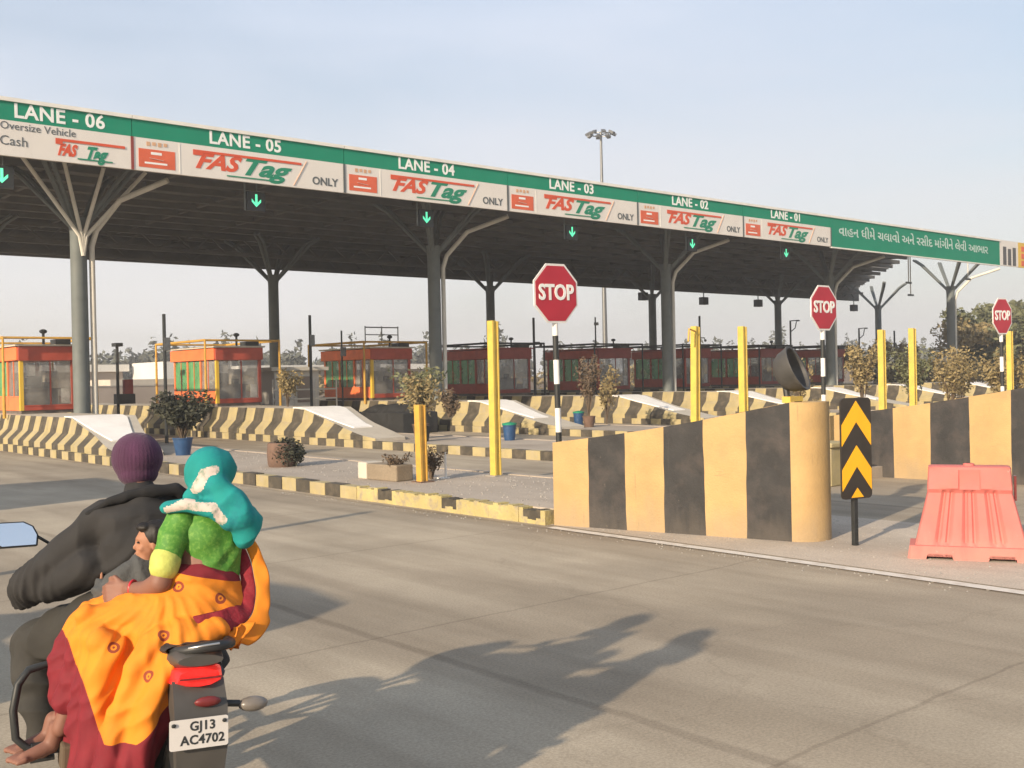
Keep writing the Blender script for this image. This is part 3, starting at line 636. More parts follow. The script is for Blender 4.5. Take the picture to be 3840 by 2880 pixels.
# thin dark poles by the booths
for i, (X, Y, z0, zt_, hd) in enumerate(((12.75, 31, 0, 3.9, 0), (19.95, 35, .2, 4.25, 1), (21.9, 36, .2, 3.75, 0), (31.9, 36, 0, 4.45, 2), (36.4, 36.6, 3.2, 4.6, 0), (43.9, 36.4, .2, 4.8, 2), (55.5, 38.9, .2, 4.9, 3), (62.3, 38.4, 0, 4.5, 3), (64.2, 37.0, 0, 4.3, 0), (13.6, 37.2, 0, 3.15, 4))):
    lbl = ['tall thin dark pole left of the second orange booth', 'thin dark pole between the second and third orange booths', 'short thin pole just left of the third orange booth', 'thin dark pole right of the dark red booth', 'short mast on top of the long dull red booth',
           'thin dark pole beside the tall yellow post with hook', 'dark pole with forked tip left of the second stop sign', 'dark street lamp pole with short arm right of the second stop sign', 'thin dark pole between two yellow posts at the right', 'dark camera pole with red box between the first two orange booths'][i]
    t = thing('thin_pole', lbl, 'pole', (X, Y, z0), 0, 'thin poles by the toll booths')
    m = MB(); m.tube([(0, 0, 0), (0, 0, zt_ - z0)], .055 if i not in (2, 4) else .035, 8); m.build('pole', 'black_metal', t, 40)
    h = zt_ - z0
    if hd in (0, 1): m = MB(); m.box(-.03, .16, -.06, .06, h * .72, h * .82); m.build('clamp_box', 'alu', t)
    if hd == 2: m = MB(); m.tube([(0, 0, h * .75), (.25, -.1, h * .75), (.3, -.1, h * .72)], .03, 6); m.ball((.32, -.1, h * .72), .07, 8, 6); m.build('camera', 'alu', t)
    if hd == 3: m = MB(); m.tube([(0, 0, h - .7), (.35, -.1, h - .45), (.5, -.1, h - .05)], .03, 6); m.tube([(0, 0, h - .02), (.5, -.2, h + .02)], .03, 6); m.ball((.5, -.2, h), (.18, .1, .05), 8, 6); m.build('lamp_head', 'black_metal', t)
    if hd == 4:
        m = MB(); m.box(-.1, .55, -.15, .15, 1.15, 1.5); m.build('control_box', 'black_metal', t); m = MB(); m.box(.2, .5, -.1, .1, 1.5, 2.0); m.build('red_box', 'maroon', t); m = MB(); m.box(-.15, .1, -.3, .1, h, h + .12); m.build('camera', 'black_metal', t)

# high mast light
t = thing('mast_light', 'tall thin floodlight mast rising above the canopy', 'mast', (83, 82, 0))
m = MB(); m.tube([(0, 0, 0), (0, 0, 28.2)], [.32, .13], 10); m.build('mast', 'alu', t, 40)
m = MB(); m.lathe([(1.15, 0), (1.15, .08), (1.05, .08), (1.05, 0)], (0, 0, 27.9), 20); m.tube([(-1.1, 0, 27.94), (1.1, 0, 27.94)], .04, 6); m.tube([(0, -1.1, 27.94), (0, 1.1, 27.94)], .04, 6); m.build('ring', 'alu', t)
for j in range(8):
    a = j * pi / 4 + .2; c = Vector((cos(a) * 1.4, sin(a) * 1.4, 28.0)); R_ = Matrix.Translation(c) @ Matrix.Rotation(a, 4, 'Z') @ Matrix.Rotation(.5, 4, 'Y')
    m = MB(); m.box(-.3, .3, -.22, .22, -.12, .12, R_); m.build('flood_head', 'alu', t)

# ------------------------------------------------------------------ the big striped wedge walls
def ramp_wall(name, lbl, A, B, h0, h1, first, nseg, noseR, th=.22, other=True):
    """A = far low end, B = near tall end of the near face"""
    A = Vector((*A, 0)); B = Vector((*B, 0)); d = (B - A).normalized(); nrm = Vector((-d.y, d.x, 0))   # pointing inward (+X)
    if nrm.x < 0: nrm = -nrm
    t = thing(name, lbl, 'barrier wall', (A.x, A.y, 0), 0, 'striped wedge walls at the heads of the islands')
    Lw = (B - A).length; seg = Lw / nseg
    def hh(s): return h0 + (h1 - h0) * (s / Lw) - .035 * sin(pi * s / Lw)
    m = MB()
    for i in range(nseg):
        m.k = (i + first) % 2
        n2 = 4
        for j in range(n2):
            nzr = 9; rows_o = []
            for q_ in range(nzr + 1):
                row = []
                for ss, bi in ((j, i + j / n2), (j + 1, i + (j + 1) / n2)):
                    s_ = seg * bi; edge = (ss in (0, n2)) and 0 < bi < nseg; zf = q_ / nzr
                    if edge: s_ += .009 * noise.noise(Vector((round(bi) * 3.1, zf * 5, A.x))) + .010 * (zf - .5) * (1 if round(bi) % 2 else -1)
                    row.append(d * s_ + Vector((0, 0, hh(min(max(s_, 0), Lw)) * zf)) - nrm * .004 * noise.noise(Vector((s_ * 2, zf * 2, 1))))
                rows_o.append(row)
            m.grid(rows_o)
            t0, t1 = rows_o[-1]; m.add([t0, t1, t1 + nrm * th, t0 + nrm * th], [(0, 1, 2, 3)]); u0 = Vector((t0.x, t0.y, 0)) + nrm * th; u1 = Vector((t1.x, t1.y, 0)) + nrm * th; m.add([u0, u1, t1 + nrm * th, t0 + nrm * th], [(0, 1, 2, 3)])
    m.k = first % 2; m.add([A - A, nrm * th, nrm * th + Vector((0, 0, h0)), Vector((0, 0, h0))], [(0, 1, 2, 3)])
    m.build('striped_face', ['yellow_wall', 'black_wall'], t)
    # rounded nose
    c = (B - A) + nrm * noseR
    m = MB(); a0 = atan2(-nrm.y, -nrm.x); n_ = 22; rows = []
    ang = [a0 + (pi) * i / n_ for i in range(n_ + 1)]
    for zz in (0, h1 * .5, h1): rows.append([c + Vector((cos(a) * noseR, sin(a) * noseR, zz)) for a in ang])
    m.grid(rows); rows2 = [[c + Vector((cos(a) * (noseR - th), sin(a) * (noseR - th), zz)) for a in ang] for zz in (h1, 0)]
    m.grid([rows[2], rows2[0]]); m.grid(rows2); m.build('rounded_nose', 'yellow_wall', t, 60)
    if other:
        B2 = c + nrm * noseR; d2 = Vector((-d.x * .2 + .2, -d.y, 0)).normalized(); m = MB()
        for i in range(nseg):
            m.k = (i + 1 + 0) % 2; s0 = seg * i; s1 = seg * (i + 1); q0 = B2 + d2 * s0; q1 = B2 + d2 * s1; n3 = Vector((-d2.y, d2.x, 0))
            z0 = h1 + (h0 - h1) * s0 / Lw; z1 = h1 + (h0 - h1) * s1 / Lw
            if n3.x > 0: n3 = -n3
            vs = [q0, q0 + Vector((0, 0, z0)), q0 + n3 * th, q0 + n3 * th + Vector((0, 0, z0)), q1, q1 + Vector((0, 0, z1)), q1 + n3 * th, q1 + n3 * th + Vector((0, 0, z1))]
            m.add(vs, [(0, 4, 5, 1), (2, 3, 7, 6), (1, 5, 7, 3)] + ([(4, 6, 7, 5)] if i == nseg - 1 else []))
        m.build('striped_face', ['black_wall', 'yellow_wall'], t)
    return t
ramp_wall('striped_wall', 'big wedge wall of wide sand yellow and black stripes with rounded nose, centre right', (8.70, 9.52), (9.50, 6.69), 1.0, 1.47, 0, 6, .31)
ramp_wall('striped_wall', 'striped yellow and black wedge wall behind the pink plastic barrier, running off the right edge', (16.12, 10.65), (16.42, 6.9), 1.0, 1.55, 0, 6, .31)

# dark dome lamp hood tipped on the nose
t = thing('dome_hood', 'dark plastic dome tipped on its side above the nose of the big striped wall', 'lamp hood', (10.12, 7.05, 1.72))
R_ = Vector((.24, -.74, .34)).to_track_quat('Z', 'Y').to_matrix().to_4x4()
prof = [(.001, -.20), (.10, -.195), (.17, -.16), (.215, -.09), (.235, 0), (.25, .03), (.25, .045), (.225, .04), (.215, 0), (.195, -.08), (.15, -.14), (.08, -.17), (.001, -.175)]
m = MB(); m.lathe([(a_ * 1.08, b_ * 1.05) for a_, b_ in prof], (0, 0, .10), 28, R_.to_3x3()); m.build('dome', 'drum_plastic', t, 50)
m = MB(); m.tube([(-.05, .05, -.35), (-.05, .1, .0)], .035, 10); m.build('stem', 'black_metal', t)
m = MB(); m.box(-.16, .08, -.05, .06, -.27, -.20); m.build('bracket', 'post_yellow', t)

# ------------------------------------------------------------------ stop signs
def stop_sign(X, Y, lbl, lean=0):
    t = thing('stop_sign', lbl, 'sign', (X, Y, 0), 0, 'red octagonal stop signs')
    cz = 2.86; R8 = .38 / cos(pi / 8)
    def octa(r): return [(r * cos(pi / 8 + i * pi / 4), r * sin(pi / 8 + i * pi / 4)) for i in range(8)]
    T = Matrix.Translation((0, -.04, cz)) @ Matrix.Rotation(radians(90), 4, 'X')
    m = MB(); m.prism(octa(R8), -.012, 0, T); m.build('plate', 'white_paint', t)
    m = MB(); m.prism(octa(R8 * .925), .0, .004, T); m.build('red_face', 'red_sign', t)
    text('lettering', 'STOP', .275, 'white_text', t, face_front(0, -.047, cz + .005, .92, 1.0), align='CENTER', bold=.008)
    m = MB(); z = .15; i = 0
    while z < 2.95: m.k = i % 2; z2 = min(z + .31, 2.95); m.tube([(0, 0, z), (0, 0, z2)], .038, 12); z = z2; i += 1
    m.build('pole', ['black_metal', 'white_paint'], t, 40)
    m = MB(); m.bar((-.12, -.02, cz + .12), (.12, -.02, cz + .12), .04, .03); m.bar((-.12, -.02, cz - .12), (.12, -.02, cz - .12), .04, .03); m.build('bracket', 'alu', t)
    t.rotation_euler = (0, lean, 0); return t
stop_sign(9.36, 10.10, 'largest stop sign, on a black and white pole behind the big striped wall', radians(-1.0))
stop_sign(15.75, 10.4, 'middle stop sign, on a striped pole between the dark dome and the chevron sign')
s3 = stop_sign(22.4, 10.45, 'stop sign near the right edge seen almost edge on', radians(-1)); s3.rotation_euler[2] = radians(-3)

# ------------------------------------------------------------------ yellow posts
def post(X, Y, h, lbl, mt='post_yellow', z0=.18, plate=False, lean=0):
    t = thing('yellow_post', lbl, 'post', (X, Y, z0), 0, 'yellow steel posts on the islands')
    m = MB(); m.box(-.03, .03, -.05, .05, .0, h)     # channel section: web and two flanges
    m.box(-.075, -.03, -.07, .07, 0, h); m.box(.03, .06, -.07, .07, 0, h - .01); m.build('post', mt, t, bevel=.006)
    m = MB(); m.box(-.13, .13, -.13, .13, 0, .02); m.build('base_plate', 'conc' if mt == 'post_yellow' else 'terracotta', t)
    t.rotation_euler = (0, lean, 0); return t
post(9.75, 13.7, 1.22, 'short amber steel post in front of the dry bush', 'post_orange', lean=radians(-1))
post(11.12, 13.55, 2.55, 'tall bright yellow post standing alone left of the first stop sign')
post(16.45, 13.8, 2.55, 'tall yellow post with a small hook near its top, left of its pair', lean=radians(1.5))
post(17.62, 13.5, 2.55, 'tall yellow post just left of the dark dome')
post(22.95, 13.55, 2.55, 'tall yellow post right above the chevron sign')
post(24.25, 13.5, 2.6, 'tall yellow post right of the chevron sign, before the trees')
post(29.6, 13.6, 2.6, 'yellow post at the right edge behind the turned stop sign')
t = thing('hook', 'small amber hook bracket near the top of the tall yellow post', 'bracket', (16.4, 13.7, 2.62)); m = MB(); m.tube([(0, 0, 0), (-.22, -.02, .05), (-.25, -.02, -.2)], .02, 6); m.build('hook', 'post_orange', t)

# ------------------------------------------------------------------ chevron sign
t = thing('chevron_sign', 'black panel with amber upward chevrons on a short black post', 'sign', (9.72, 6.06, 0), radians(-14))
w2 = .205
def rr(w_, h_, r_, n_=5):
    pts = []
    for cx, cy, a in ((w_ - r_, h_ - r_, 0), (-w_ + r_, h_ - r_, 90), (-w_ + r_, -h_ + r_, 180), (w_ - r_, -h_ + r_, 270)):
        for i in range(n_ + 1): q = radians(a + 90 * i / n_); pts.append((cx + r_ * cos(q), cy + r_ * sin(q)))
    return pts
T = Matrix.Translation((0, 0, 1.0)) @ Matrix.Rotation(radians(90), 4, 'X')
m = MB(); m.prism(rr(w2, .515, .05), 0, .018, T); m.build('panel', 'chev_b', t)
def chevron(za, zb, clipb=-.5):
    m = MB(); y = -.0225; W_ = w2 - .008; d = .245; vs = [(-W_, za - d), (0, za), (W_, za - d), (W_, zb - d), (0, zb), (-W_, zb - d)]
    vs = [(a, max(b, clipb)) for a, b in vs]
    m.add([(a, y, 1.0 + b) for a, b in vs] + [(a, y + .004, 1.0 + b) for a, b in vs], [(0, 1, 4, 5), (1, 2, 3, 4), (6, 7, 10, 11), (7, 8, 9, 10), (0, 5, 11, 6), (2, 3, 9, 8), (0, 1, 7, 6), (1, 2, 8, 7), (3, 4, 10, 9), (4, 5, 11, 10)]); return m
chevron(.485, .27).build('chevron', 'chev_y', t); chevron(.03, -.185).build('chevron', 'chev_y', t)
m = MB(); m.add([(-.085, -.0225, .50), (0, -.0225, .60), (.085, -.0225, .50)], [(0, 1, 2)]); m.build('chevron', 'chev_y', t)
m = MB(); m.box(-.026, .026, .001, .05, 0, 1.4); m.build('post', 'black_metal', t, bevel=.004)

# ------------------------------------------------------------------ pink plastic barrier
t = thing('plastic_barrier', 'sun faded pink plastic road barrier in front of the right hand striped wall', 'barrier', (9.84, 4.93, 0), atan2(4.49 - 5.39, 10.06 - 9.58))
Hh = .87
def pw(z):   # half width, half depth at height
    if z < .13: return .555 - .02 * z / .13, .235
    if z < .62: f_ = (z - .13) / .49; return .485 - .115 * f_, .20 - .09 * f_
    if z < .66: return .37, .11 + .03 * (z - .62) / .04
    f_ = (z - .66) / .21; return .372 - .015 * f_, .14 - .02 * f_
zs = [0, .03, .10, .128, .132, .16, .2, .25, .35, .45, .55, .6, .619, .625, .655, .665, .7, .78, .84, .862, Hh]
NX = 61; m = MB(); rows = []
for z in zs:
    hw, hd = pw(z); ring = []
    if z == Hh: hw -= .02; hd -= .02
    for side in (-1, 1):
        for j in range(NX):
            u = -1 + 2 * j / (NX - 1); u = u if side < 0 else -u
            d_ = hd; a = u * hw
            if .15 < z < .63:
                for gx in (-.5, 0, .5):
                    q = abs(u - gx)
                    if q < .05: d_ -= .010
                    elif q < .11: d_ -= .030
                    elif q < .14: d_ -= .012
            if .66 < z < .85: d_ += .012 * cos(u * 2.6) - (.02 if abs(u) < .25 and z < .8 else 0)
            zz = z
            if z == 0 and (.28 < abs(u) < .68): zz = .055
            if abs(u) > .985: d_ -= .02
            ring.append((a, side * d_, zz))
    rows.append(ring)
m.grid(rows, close=True); b_ = len(m.v) - 2 * NX; m.f.append(tuple(range(b_, b_ + 2 * NX))); m.m.append(0)
m.build('moulded_body', 'pink', t, 35)
m = MB(); m.box(.385, .405, -.05, .05, .55, .78); m.build('side_lug', 'tail_dark', t)
m = MB(); m.lathe([(.05, 0), (.05, .03), (.03, .035)], (0, 0, Hh - .01), 14); m.build('filler_cap', 'pink', t, 40)

# ------------------------------------------------------------------ motorcycle
BO = (1.5397, 3.7593, 0); BRZ = radians(-12); LEAN = radians(2.6)
bike = thing('motorcycle', 'black motorcycle carrying three people, seen from behind at the lower left, tail lamp lit', 'motorcycle', BO, BRZ)
bike.rotation_euler = (0, LEAN, BRZ)
WB = 1.27; WR = .30
def wheel(y, tw, name='wheel'):
    o_ = thing('tmp', 'x', 'x'); bpy.data.objects.remove(o_)
    m = MB(); m.tube([(.0, y + cos(a) * (WR - tw / 2), WR + sin(a) * (WR - tw / 2)) for a in [2 * pi * i / 40 for i in range(41)]], tw / 2, 12, cap=False)
    ty = m.build('tyre', 'black_rubber', None, 60)
    root = bpy.data.objects.new(name, None); COL.objects.link(root); root.parent = bike; ty.parent = root
    m = MB(); m.tube([(.0, y + cos(a) * (WR - tw), WR + sin(a) * (WR - tw)) for a in [2 * pi * i / 40 for i in range(41)]], .018, 8, cap=False)
    for i in range(5):
        a = 2 * pi * i / 5; m.bar((0, y + cos(a) * .05, WR + sin(a) * .05), (0, y + cos(a) * (WR - tw), WR + sin(a) * (WR - tw)), .035, .02, (1, 0, 0))
    m.tube([(-.07, y, WR), (.07, y, WR)], .05, 14); m.build('rim', 'alu', root, 40)
wheel(0, .10); wheel(WB, .08)
m = MB()   # rear mudguard: curved channel over the wheel and a long flap down to the plate
rows = []
for i in range(15):
    a = radians(60 + i * 9.5); rr_ = WR + .055; c_ = (cos(a) * rr_, WR + sin(a) * rr_)
    hw = .075; rows.append([(-hw, c_[0], c_[1] - .05), (-hw * .9, c_[0], c_[1]), (0, c_[0], c_[1] + .012), (hw * .9, c_[0], c_[1]), (hw, c_[0], c_[1] - .05)])
m.grid(rows); m.build('mudguard', 'black_plastic', bike, 60)
m = MB()   # tail extension that carries the plate
m.grid([[(-.085, -.30, .80), (.085, -.30, .80)], [(-.088, -.355, .72), (.088, -.355, .72)], [(-.085, -.385, .60), (.085, -.385, .60)], [(-.075, -.36, .45), (.075, -.36, .45)], [(-.068, -.335, .30), (.068, -.335, .30)]])
m.grid([[(-.085, -.30, .80), (-.085, -.2, .78)], [(-.088, -.355, .72), (-.085, -.25, .70)], [(-.085, -.385, .60), (-.08, -.30, .60)], [(-.075, -.36, .45), (-.07, -.3, .45)]])
m.grid([[(.085, -.30, .80), (.085, -.2, .78)], [(.088, -.355, .72), (.085, -.25, .70)], [(.085, -.385, .60), (.08, -.30, .60)], [(.075, -.36, .45), (.07, -.3, .45)]])
m.build('plate_holder', 'grey_plastic', bike, 40)
m = MB(); m.ball((.02, -.362, .738), (.045, .012, .018), 12, 6); m.build('reflector', 'tail_dark', bike, 60)
pl = MB(); TP = Matrix.Translation((-.016, -.405, .65)) @ Matrix.Scale(.95, 4) @ Matrix.Rotation(radians(84), 4, 'X')
pl.prism(rr(.1, .051, .008, 3), -.0015, .0015, TP); plo = pl.build('number_plate', 'plate', bike)
def plate_text(s_, x, y, sz): return text('lettering', s_, sz, 'black_metal', plo, TP @ Matrix.Translation((x, y, .002)), align='CENTER', bold=.0012, extr=.0006, space=1.05)
plate_text('GJ13', .012, .024, .043); plate_text('AC4702', .012, -.022, .043)
for sx_ in (-1, 1): m = MB(); m.ball((sx_ * .082 - .016, -.4075, .683), (.008, .003, .007), 8, 6); m.build('bolt', 'black_metal', plo)
# tail cowl, tail lamp, grab rail
m = MB(); rows = []
for i, (y, z, hw, hh_) in enumerate(((.35, .80, .12, .05), (.1, .82, .115, .055), (-.12, .845, .105, .06), (-.26, .865, .09, .045), (-.335, .87, .075, .018))):
    rows.append([(hw * cos(a), y, z + hh_ * sin(a)) for a in [2 * pi * k / 18 for k in range(18)]])
m.grid(rows, close=True); m.f.append(tuple(len(m.v) - 18 + k for k in range(18))); m.m.append(0); m.build('tail_cowl', 'grey_plastic', bike, 60)
m = MB(); rows = []
for (y, z0, z1, hw) in ((-.27, .785, .842, .092), (-.315, .788, .843, .086), (-.345, .797, .838, .070)):
    rows.append([(x_ * hw, y + .03 * x_ * x_, z_) for x_, z_ in ((-1, z0), (-.9, z1 - .012), (-.5, z1), (0, z1 + .006), (.5, z1), (.9, z1 - .012), (1, z0), (.5, z0 - .008), (0, z0 - .01), (-.5, z0 - .008))])
m.grid(rows, close=True); m.f.append(tuple(len(m.v) - 10 + k for k in range(10))); m.m.append(0)
tl = m.build('tail_lamp', 'tail', bike, 60)
m = MB()
m.box(-.07, .07, -.352, -.34, .812, .816)
m.build('lamp_rib', 'tail_dark', tl)
m = MB(); m.tube([(-.07, .2, .83), (-.075, -.05, .865), (-.07, -.22, .880), (-.035, -.30, .900), (.02, -.325, .912), (.07, -.32, .912), (.115, -.26, .905), (.13, -.1, .885), (.12, .2, .83)], .019, 10); m.build('grab_rail', 'black_plastic', bike, 60)
m = MB(); m.tube([(-.068, -.24, .896), (-.035, -.315, .910), (.02, -.342, .922), (.06, -.338, .924)], .004, 6); m.build('rail_trim', 'chrome', bike, 60)
for sx_ in (1,):
    m = MB(); m.tube([(sx_ * .08, -.30, .71), (sx_ * .14, -.31, .705)], .012, 8); ind = m.build('indicator', 'black_plastic', bike, 60)
    m = MB(); m.ball((sx_ * .185, -.315, .70), (.052, .03, .026), 14, 8); m.build('lens', 'indicator', ind, 60)
# seat, side panels, tank
m = MB(); rows = []
for (y, z, hw, hh_) in ((-.24, .89, .10, .02), (-.15, .885, .125, .04), (.1, .86, .135, .05), (.35, .825, .135, .045), (.6, .82, .12, .04), (.7, .84, .08, .02)):
    rows.append([(hw * cos(a), y, z + hh_ * sin(a)) for a in [2 * pi * k / 18 for k in range(18)]])
m.grid(rows, close=True); m.build('seat', 'seat', bike, 60)
m = MB(); m.ball((0, .82, .90), (.14, .24, .13), 20, 12); m.build('fuel_tank', 'bike_paint', bike, 60)
for sx_ in (-1, 1):
    m = MB(); m.prism([(.1, .62), (.45, .58), (.5, .76), (.05, .80), (-.1, .80)], 0, .02, Matrix(((0, 0, sx_, sx_ * .11), (1, 0, 0, 0), (0, 1, 0, 0), (0, 0, 0, 1)))); m.build('side_panel', 'bike_paint', bike, bevel=.006)
    m = MB(); m.tube([(sx_ * .12, 0, .32), (sx_ * .12, .1, .68)], .018, 8); 
    n_ = 60; m.tube([(sx_ * .12 + .032 * cos(i * .8), .02 + .065 * i / n_ + .032 * sin(i * .8) * .2, .40 + .26 * i / n_) for i in range(n_)], .006, 6); m.build('shock_absorber', 'chrome', bike, 60)
    m = MB(); m.tube([(sx_ * .07, .5, .32), (sx_ * .07, 0, WR)], .02, 8); m.build('swing_arm', 'black_metal', bike)
    m = MB(); m.tube([(sx_ * .09, WB, WR), (sx_ * .09, WB - .16, .85)], .022, 10); m.build('fork_leg', 'alu', bike, 60)
    m = MB(); m.tube([(sx_ * .08, .50, .33), (sx_ * .23, .50, .33)], .016, 8); m.build('foot_peg', 'black_rubber', bike)
    # handlebar grips, levers and mirrors
    m = MB(); m.tube([(sx_ * .29, .99, 1.01), (sx_ * .42, .95, .995)], .018, 10); m.build('grip', 'black_rubber', bike, 60)
    m = MB(); m.tube([(sx_ * .27, 1.03, 1.01), (sx_ * .40, 1.04, 1.0)], .007, 6); m.build('lever', 'alu', bike)
    mx_ = -.50 if sx_ < 0 else .44
    m = MB(); m.tube([(sx_ * .27, 1.0, 1.02), (sx_ * .31, .98, 1.08), (mx_ + .09 * (1 if sx_ < 0 else -1), .93, 1.15)], .007, 6); mi_ = m.build('mirror', 'black_metal', bike)
    Tm = Matrix.Translation((mx_, .925, 1.165)) @ Matrix.Rotation(radians(77), 4, 'X') @ Matrix.Rotation(radians(-4 * sx_), 4, 'Y')
    shp = [(x_ * (1 if sx_ < 0 else -1), y_) for x_, y_ in ((-.075, .045), (.03, .048), (.065, .03), (.083, -.005), (.08, -.045), (-.05, -.05), (-.078, -.03))]
    m = MB(); m.prism([(x_ * 1.1, y_ * 1.12) for x_, y_ in shp], -.03, .004, Tm); m.build('shell', 'black_plastic', mi_, bevel=.004)
    m = MB(); m.prism(shp, .003, .0065, Tm); m.build('glass', 'mirror', mi_)
m = MB(); m.tube([(-.29, .99, 1.01), (-.12, 1.08, 1.0), (.12, 1.08, 1.0), (.29, .99, 1.01)], .012, 10); m.build('handlebar', 'black_metal', bike, 60)
m = MB(); m.ball((0, 1.2, .86), (.12, .13, .14), 18, 12); m.box(-.11, .11, 1.1, 1.18, .9, 1.04); m.build('headlamp_fairing', 'bike_paint', bike, 60)
m = MB(); m.ball((0, 1.3, .86), (.075, .04, .085), 16, 8); m.build('headlamp', 'white_paint', bike, 60)
rows = []
for i in range(13):
    a = radians(20 + i * 11); rr_ = WR + .03; rows.append([(-.06, WB + cos(a) * rr_, WR + sin(a) * rr_ - .03), (0, WB + cos(a) * rr_, WR + sin(a) * rr_ + .01), (.06, WB + cos(a) * rr_, WR + sin(a) * rr_ - .03)])
m = MB(); m.grid(rows); m.build('front_mudguard', 'bike_paint', bike, 60)
m = MB(); m.box(-.12, .12, .45, .85, .28, .55); m.tube([(0, .68, .5), (0, .78, .76)], .075, 16)
for i in range(7): z_ = .54 + i * .03; m.lathe([(.105, 0), (.105, .008), (.07, .008), (.07, 0)], (0, .70 + i * .012, z_), 14)
m.tube([(-.14, .6, .4), (.14, .6, .4)], .10, 18); m.build('engine', 'alu', bike, 40, bevel=.008)
m = MB(); m.tube([(.08, .9, .5), (.12, .85, .28), (.14, .5, .25), (.16, .1, .30), (.17, -.28, .38)], [.02, .02, .022, .045, .05], 14); m.build('exhaust', 'chrome', bike, 60)
m = MB(); m.tube([(-.05, 1.02, .93), (-.05, .9, .55), (-.09, .5, .28)], .02, 8); m.tube([(.05, 1.02, .93), (.05, .9, .55), (.09, .5, .28)], .02, 8); m.tube([(0, .95, .82), (0, .3, .78), (0, -.2, .82)], .025, 8); m.build('frame', 'black_metal', bike, 60)
m = MB(); m.box(-.13, -.10, -.05, .5, .24, .36); m.build('chain_cover', 'black_metal', bike, bevel=.01)
m = MB(); m.tube([(-.10, .42, .74), (-.36, .36, .755), (-.48, .33, .735), (-.515, .31, .69), (-.53, .30, .60), (-.52, .29, .50), (-.48, .28, .46), (-.40, .27, .452), (-.12, .27, .44)], .0145, 12); m.tube([(-.14, -.02, .75), (-.20, -.03, .6), (-.19, .0, .40), (-.12, .05, .33)], .009, 8); m.tube([(-.20, -.02, .6), (-.22, .28, .6)], .008, 8); m.build('step_rail', 'black_metal', bike, 60)
m = MB(); m.box(-.47, -.34, .20, .32, .455, .475); m.build('step_plate', 'black_rubber', bike, bevel=.004)
m = MB(); m.box(-.38, -.20, .12, .26, .40, .50); m.build('foot_box', 'leaf_brown', bike, bevel=.01)

# ------------------------------------------------------------------ people
def person(label): 
    t = thing('person', label, 'person', BO, BRZ); return t
def head(mb, c, d, s=1.0):
    """skull, jaw, nose, brow, lips and ears; d = facing direction in plan"""
    a = atan2(d[1], d[0]) - pi / 2; R_ = Matrix.Rotation(a, 3, 'Z'); c = Vector(c)
    def B(x, y, z, rx, ry, rz_): mb.ball(c + R_ @ (Vector((x, y, z)) * s), (rx * s, ry * s, rz_ * s), 14, 10, R=R_)
    B(0, -.005, .02, .076, .092, .088); B(0, .02, -.04, .058, .068, .062); B(0, .045, -.088, .03, .032, .022)
    B(0, .093, -.022, .012, .018, .018); B(0, .086, .0, .009, .012, .03); B(0, .078, .028, .045, .014, .01)
    B(0, .085, -.058, .024, .010, .007); B(0, .083, -.068, .020, .010, .007)
    for sx_ in (-1, 1): B(sx_ * .076, -.005, -.015, .008, .018, .03); B(sx_ * .035, .062, -.03, .02, .02, .02)
    return [c + R_ @ (Vector((sx_ * .031, .080, .008)) * s) for sx_ in (-1, 1)], R_
def eyes(ps, s, parent):
    for p_ in ps:
        m = MB(); m.ball(p_, (.012 * s, .012 * s, .008 * s), 10, 6); m.build('eye', 'hair', parent, 60)
def hand(mb, wrist, d, side, curl=.6, s=1.0, r=.0085):
    """palm and five bent fingers; d = reach direction, side = direction from little finger to thumb"""
    wv = Vector(wrist); d = Vector(d).normalized(); sd_ = Vector(side); sd_ = (sd_ - d * sd_.dot(d)).normalized(); nrm = d.cross(sd_)
    pc = wv + d * .05 * s
    for q in (-.028, -.009, .010, .028): mb.cap(wv + sd_ * q * .6 * s, .015 * s, wv + d * .088 * s + sd_ * q * s, .0125 * s, 8)
    for q, ln_ in ((-.030, .060), (-.011, .075), (.010, .080), (.029, .070)):
        p0 = wv + d * .088 * s + sd_ * q * s; cu = 0; p = p0
        for j, f_ in enumerate((.45, .32, .23)):
            cu += curl * (.8 if j == 0 else 1); dd = d * cos(cu) + nrm * sin(cu); p2 = p + dd * ln_ * f_ * s; mb.cap(p, (r - j * .0006) * s, p2, (r - .0008 - j * .0006) * s, 8); p = p2
    p = wv + d * .03 * s + sd_ * .03 * s; d1 = (d * .7 + sd_ * .7).normalized(); p2 = p + d1 * .035 * s; mb.cap(p, .011 * s, p2, .0095 * s, 8)
    d2 = (d * .85 + nrm * .5 * curl).normalized(); mb.cap(p2, .0095 * s, p2 + d2 * .03 * s, .008 * s, 8)

def fold(x):      # soft crested cloth fold, period 1
    f_ = abs((x % 1) * 2 - 1); return f_ ** 1.6 * 2 - 1
# --- driver
drv = person('person in a dark grey jacket and purple knitted cap riding in front, steering the motorcycle')
mb = MB(); he, hR = head(mb, (0, .625, 1.49), (0, 1)); mb.cap((0, .555, 1.36), .055, (0, .605, 1.43), .052); mb.ball((0, .50, 1.2), (.14, .09, .15)); mb.cap((0, .45, 1.13), .11, (0, .42, .93), .12)
DH = {-1: ((-.41, .70, 1.005), (-.43, .875, .945)), 1: ((.30, .70, 1.03), (.355, .90, 1.0))}
for sx_ in (-1, 1):
    el, hd_ = DH[sx_]
    mb.cap((sx_ * .14, .55, 1.25), .045, el, .04); mb.cap(el, .04, hd_, .03); hand(mb, hd_, (0, .8, -.1), (-sx_, .1, .2), 1.15)
    kn = (sx_ * (.385 if sx_ < 0 else .28), .80, .735); an = (sx_ * (.385 if sx_ < 0 else .25), .66, .40)
    mb.cap((sx_ * .09, .44, .88), .08, kn, .055); mb.cap(kn, .05, an, .035); mb.cap((an[0], an[1] - .03, .36), .034, (an[0] - .0, an[1] + .17, .345), .028)
me = sculpt(mb, .007, 3); body = skin_obj('body', me, 'skin', drv); eyes(he, 1, drv)
